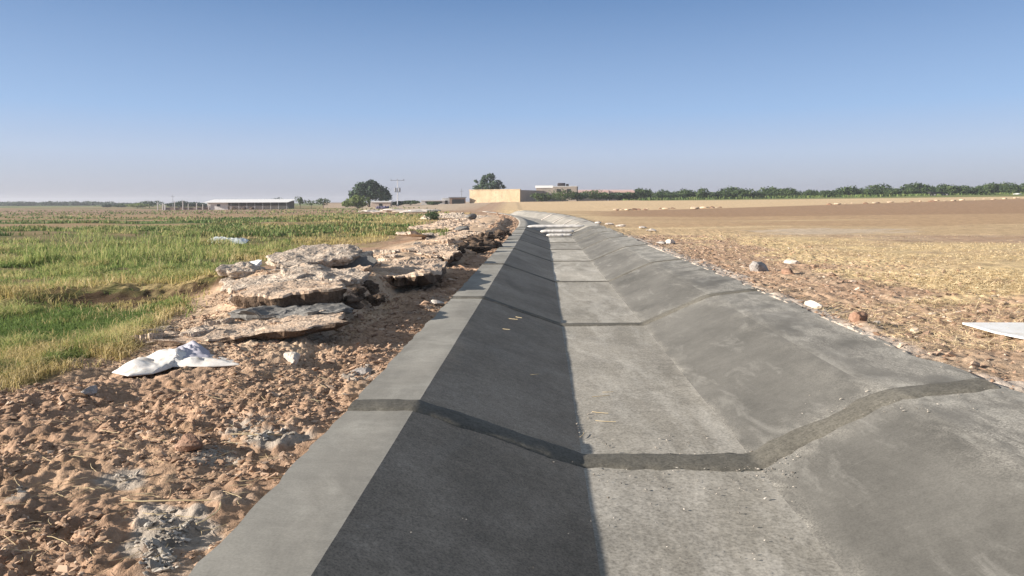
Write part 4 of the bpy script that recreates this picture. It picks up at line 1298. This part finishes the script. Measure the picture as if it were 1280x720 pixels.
tp = ground_at(1174, 216)
T = empty('farm_trailer', tp, 'dark farm trailer parked under the orchard trees', 'trailer')
MB().poly([(-2.4, 0, .75), (1.2, 0, .75), (1.2, 1.5, .75), (-2.4, 1.5, .75), (-2.6, -.15, 1.35), (1.35, -.15, 1.35), (1.35, 1.65, 1.35), (-2.6, 1.65, 1.35)],
          [(0, 3, 2, 1), (4, 5, 6, 7), (0, 1, 5, 4), (1, 2, 6, 5), (2, 3, 7, 6), (3, 0, 4, 7)]).build('body', M['dark'], T)
for (x, y) in ((-1.4, -.1), (2.2, -.1), (-1.4, 1.6), (2.2, 1.6)):
    t_ = MB(); t_.tube([(x, y - .12, .45), (x, y + .12, .45)], [.45, .45], 14); w_ = t_.build('wheel', M['dark'], T)
    t_ = MB(); t_.tube([(x, y - .135, .45), (x, y + .135, .45)], [.2, .2], 10); t_.build('rim', M['post'], w_)
MB().box(1.25, 2.6, .6, .9, .55, .7).build('drawbar', M['steel'], T)

o = slab('tarpaulin', at(478, 259.5, 118) + Vector((0, 0, .1)), 1.0, 1.0, .3, M['blue'], 91, 0, 0, 0, .25, .3)
tag(o, 'dark blue tarpaulin bundle on the pale ground below the big tree', 'tarpaulin')
for k, (px, py, Y, s, lab) in enumerate(((461, 260, 112, 1.3, 'small pale heap left of the blue tarpaulin'), (492, 261, 108, 1.6, 'pale heap just right of the blue tarpaulin'), (511, 261, 106, 1.9, 'long pale heap in the middle of the row past the blue tarpaulin'),
                                   (530, 262, 100, 1.6, 'pale heap at the right end of the row past the tarpaulin'))):
    p = at(px, py, Y); p.z = float(gz(np.array(p.x), np.array(p.y)))
    o = stone('earth_heap', p, (s * 1.5, s * 1.3, .3), M['rockpale'], 880 + k, .8, facets=False); tag(o, lab, 'heap')
o = make_tree('bush', 'tiny dark bush on the ridge between dry grass and slabs', 'bush', at(541, 268.5, 62) + Vector((0, 0, -.5)), lobes_round(1.6, .9, 0, 171, 5), 300, .09, 'leaf', 171, .3, .03)

# pale clods along the boundary of the brown field
proto = []
for k in range(4):
    o = stone('field_clod', (0, 0, 0), (1, 1, 1), M['clodpale'] if k != 3 else M['rock'], 900 + k, .5, sub=ICO2)
    proto.append(o)
first = [True] * 4
for k in range(46):
    t = k / 45
    px = 768 + t * 520 + rr.uniform(-5, 5) if k > 22 else 768 + rr.uniform(0, 150)
    py = np.interp(px, [768, 880, 1280], [263, 260.5, 248.2]) + rr.uniform(-.5, .7)
    dx, dy = unroll(px, py)
    best = min(np.arange(60, 215, 1.0), key=lambda Yv: abs(float(gz(np.array(dx * Yv / F), np.array(Yv))) - (H - dy * Yv / F)))
    Xv = dx * best / F
    i = 3 if rr.random() < .22 else rr.randrange(3)
    o = proto[i] if first[i] else proto[i].copy()
    if not first[i]: COL.objects.link(o)
    first[i] = False
    s = rr.uniform(.10, .34)
    o.location = (Xv, best, float(gz(np.array(Xv), np.array(best))) + .1); o.scale = (s * rr.uniform(1.2, 2.2), s, s * rr.uniform(.35, .6)); o.rotation_euler = (0, 0, rr.uniform(-.4, .4))
    tag(o, 'brown clod in the line of clods edging the brown field' if i == 3 else 'pale clod in the line of clods edging the brown field', 'clod', 'brown clods edging the field' if i == 3 else 'pale clods edging the field')
o = stone('stone', ground_at(1272, 182, .15), (.9, .5, .3), M['whiteboard'], 950, .4); tag(o, 'bright white lump on the brown field at the right edge', 'stone')
for k, (px, py) in enumerate(((748, 282), (762, 283), (776, 285), (803, 287), (815, 291), (730, 279))):
    p = at(px, py, 50); dx, dy = unroll(px, py)
    Yv = H * F / dy; p = Vector((dx * Yv / F, Yv, float(gz(np.array(dx * Yv / F), np.array(Yv))) + .06))
    o = stone('stone', p, (.26 + .06 * (k % 3), .2, .09), M['rockpale'], 960 + k, .5)
    tag(o, 'low pale stone in the row along the far right edge of the canal', 'stone', 'pale stones at the far canal edge')

# ---------------------------------------------------------------- haze
hz = MB().box(-1500, 1500, -60, 1750, -3.5, 14)
m = bpy.data.materials.new('air'); m.use_nodes = True; nt = m.node_tree
nt.nodes.remove(nt.nodes['Principled BSDF'])
v = nt.nodes.new('ShaderNodeVolumePrincipled')
v.inputs['Color'].default_value = (.82, .86, .95, 1); v.inputs['Density'].default_value = .00042; v.inputs['Anisotropy'].default_value = .2
nt.links.new(v.outputs[0], nt.nodes['Material Output'].inputs['Volume'])
USE_HAZE = True
if USE_HAZE:
    o = hz.build('haze', m); tag(o, 'thin pale heat haze over the fields', 'haze', kind='stuff')

# ---------------------------------------------------------------- light, sky, camera
w = bpy.data.worlds.new('World'); SC.world = w; w.use_nodes = True
nt = w.node_tree
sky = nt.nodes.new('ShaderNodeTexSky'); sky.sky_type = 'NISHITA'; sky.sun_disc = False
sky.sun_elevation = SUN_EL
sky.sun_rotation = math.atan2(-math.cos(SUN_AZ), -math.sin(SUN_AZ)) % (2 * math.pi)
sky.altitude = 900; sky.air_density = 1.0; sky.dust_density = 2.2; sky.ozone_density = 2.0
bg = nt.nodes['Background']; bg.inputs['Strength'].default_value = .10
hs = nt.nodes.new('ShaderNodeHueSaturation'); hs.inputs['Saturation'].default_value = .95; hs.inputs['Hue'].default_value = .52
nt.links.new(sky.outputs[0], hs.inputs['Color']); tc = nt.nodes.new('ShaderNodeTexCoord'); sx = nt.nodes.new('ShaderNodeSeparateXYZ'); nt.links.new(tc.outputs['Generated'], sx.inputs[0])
rc = nt.nodes.new('ShaderNodeValToRGB')          # summer haze: pale lavender low down, blue higher up; unseen zenith paled to make shade less blue
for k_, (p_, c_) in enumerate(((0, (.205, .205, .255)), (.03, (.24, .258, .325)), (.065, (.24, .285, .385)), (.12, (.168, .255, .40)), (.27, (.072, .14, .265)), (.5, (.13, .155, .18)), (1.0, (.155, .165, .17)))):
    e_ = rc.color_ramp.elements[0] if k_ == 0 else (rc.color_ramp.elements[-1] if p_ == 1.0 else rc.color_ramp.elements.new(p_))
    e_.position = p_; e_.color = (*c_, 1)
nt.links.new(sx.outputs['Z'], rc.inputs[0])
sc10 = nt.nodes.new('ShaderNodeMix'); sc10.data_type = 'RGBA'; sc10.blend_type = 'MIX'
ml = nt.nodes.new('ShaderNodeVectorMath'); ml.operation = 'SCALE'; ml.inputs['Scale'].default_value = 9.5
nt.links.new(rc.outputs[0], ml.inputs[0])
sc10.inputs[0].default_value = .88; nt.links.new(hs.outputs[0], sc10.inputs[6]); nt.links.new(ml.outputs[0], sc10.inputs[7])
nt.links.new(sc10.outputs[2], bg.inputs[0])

sun = bpy.data.lights.new('sun', 'SUN'); sun.energy = 5.0; sun.angle = R(.5); sun.color = (1.0, .905, .785)
so = bpy.data.objects.new('sun', sun); COL.objects.link(so)
d = Vector((math.cos(SUN_EL) * math.cos(SUN_AZ), math.cos(SUN_EL) * math.sin(SUN_AZ), -math.sin(SUN_EL)))
so.rotation_euler = d.to_track_quat('-Z', 'Y').to_euler()

cam = bpy.data.cameras.new('camera'); co_ = bpy.data.objects.new('camera', cam); COL.objects.link(co_)
cam.sensor_width = 36; cam.lens = 36 * F / 1280
cam.shift_y = -(360 - PY0) / 1280
cam.clip_start = .05; cam.clip_end = 6000
co_.matrix_world = Matrix.Translation((0, 0, H)) @ Matrix.Rotation(R(90), 4, 'X') @ Matrix.Rotation(-ROLL, 4, 'Z')
SC.camera = co_

SC.view_settings.view_transform = 'Standard'; SC.view_settings.look = 'None'
SC.view_settings.exposure = 1.05; SC.view_settings.gamma = 1.0
SC.cycles.max_bounces = 5; SC.cycles.volume_bounces = 0
SC.cycles.use_denoising = True
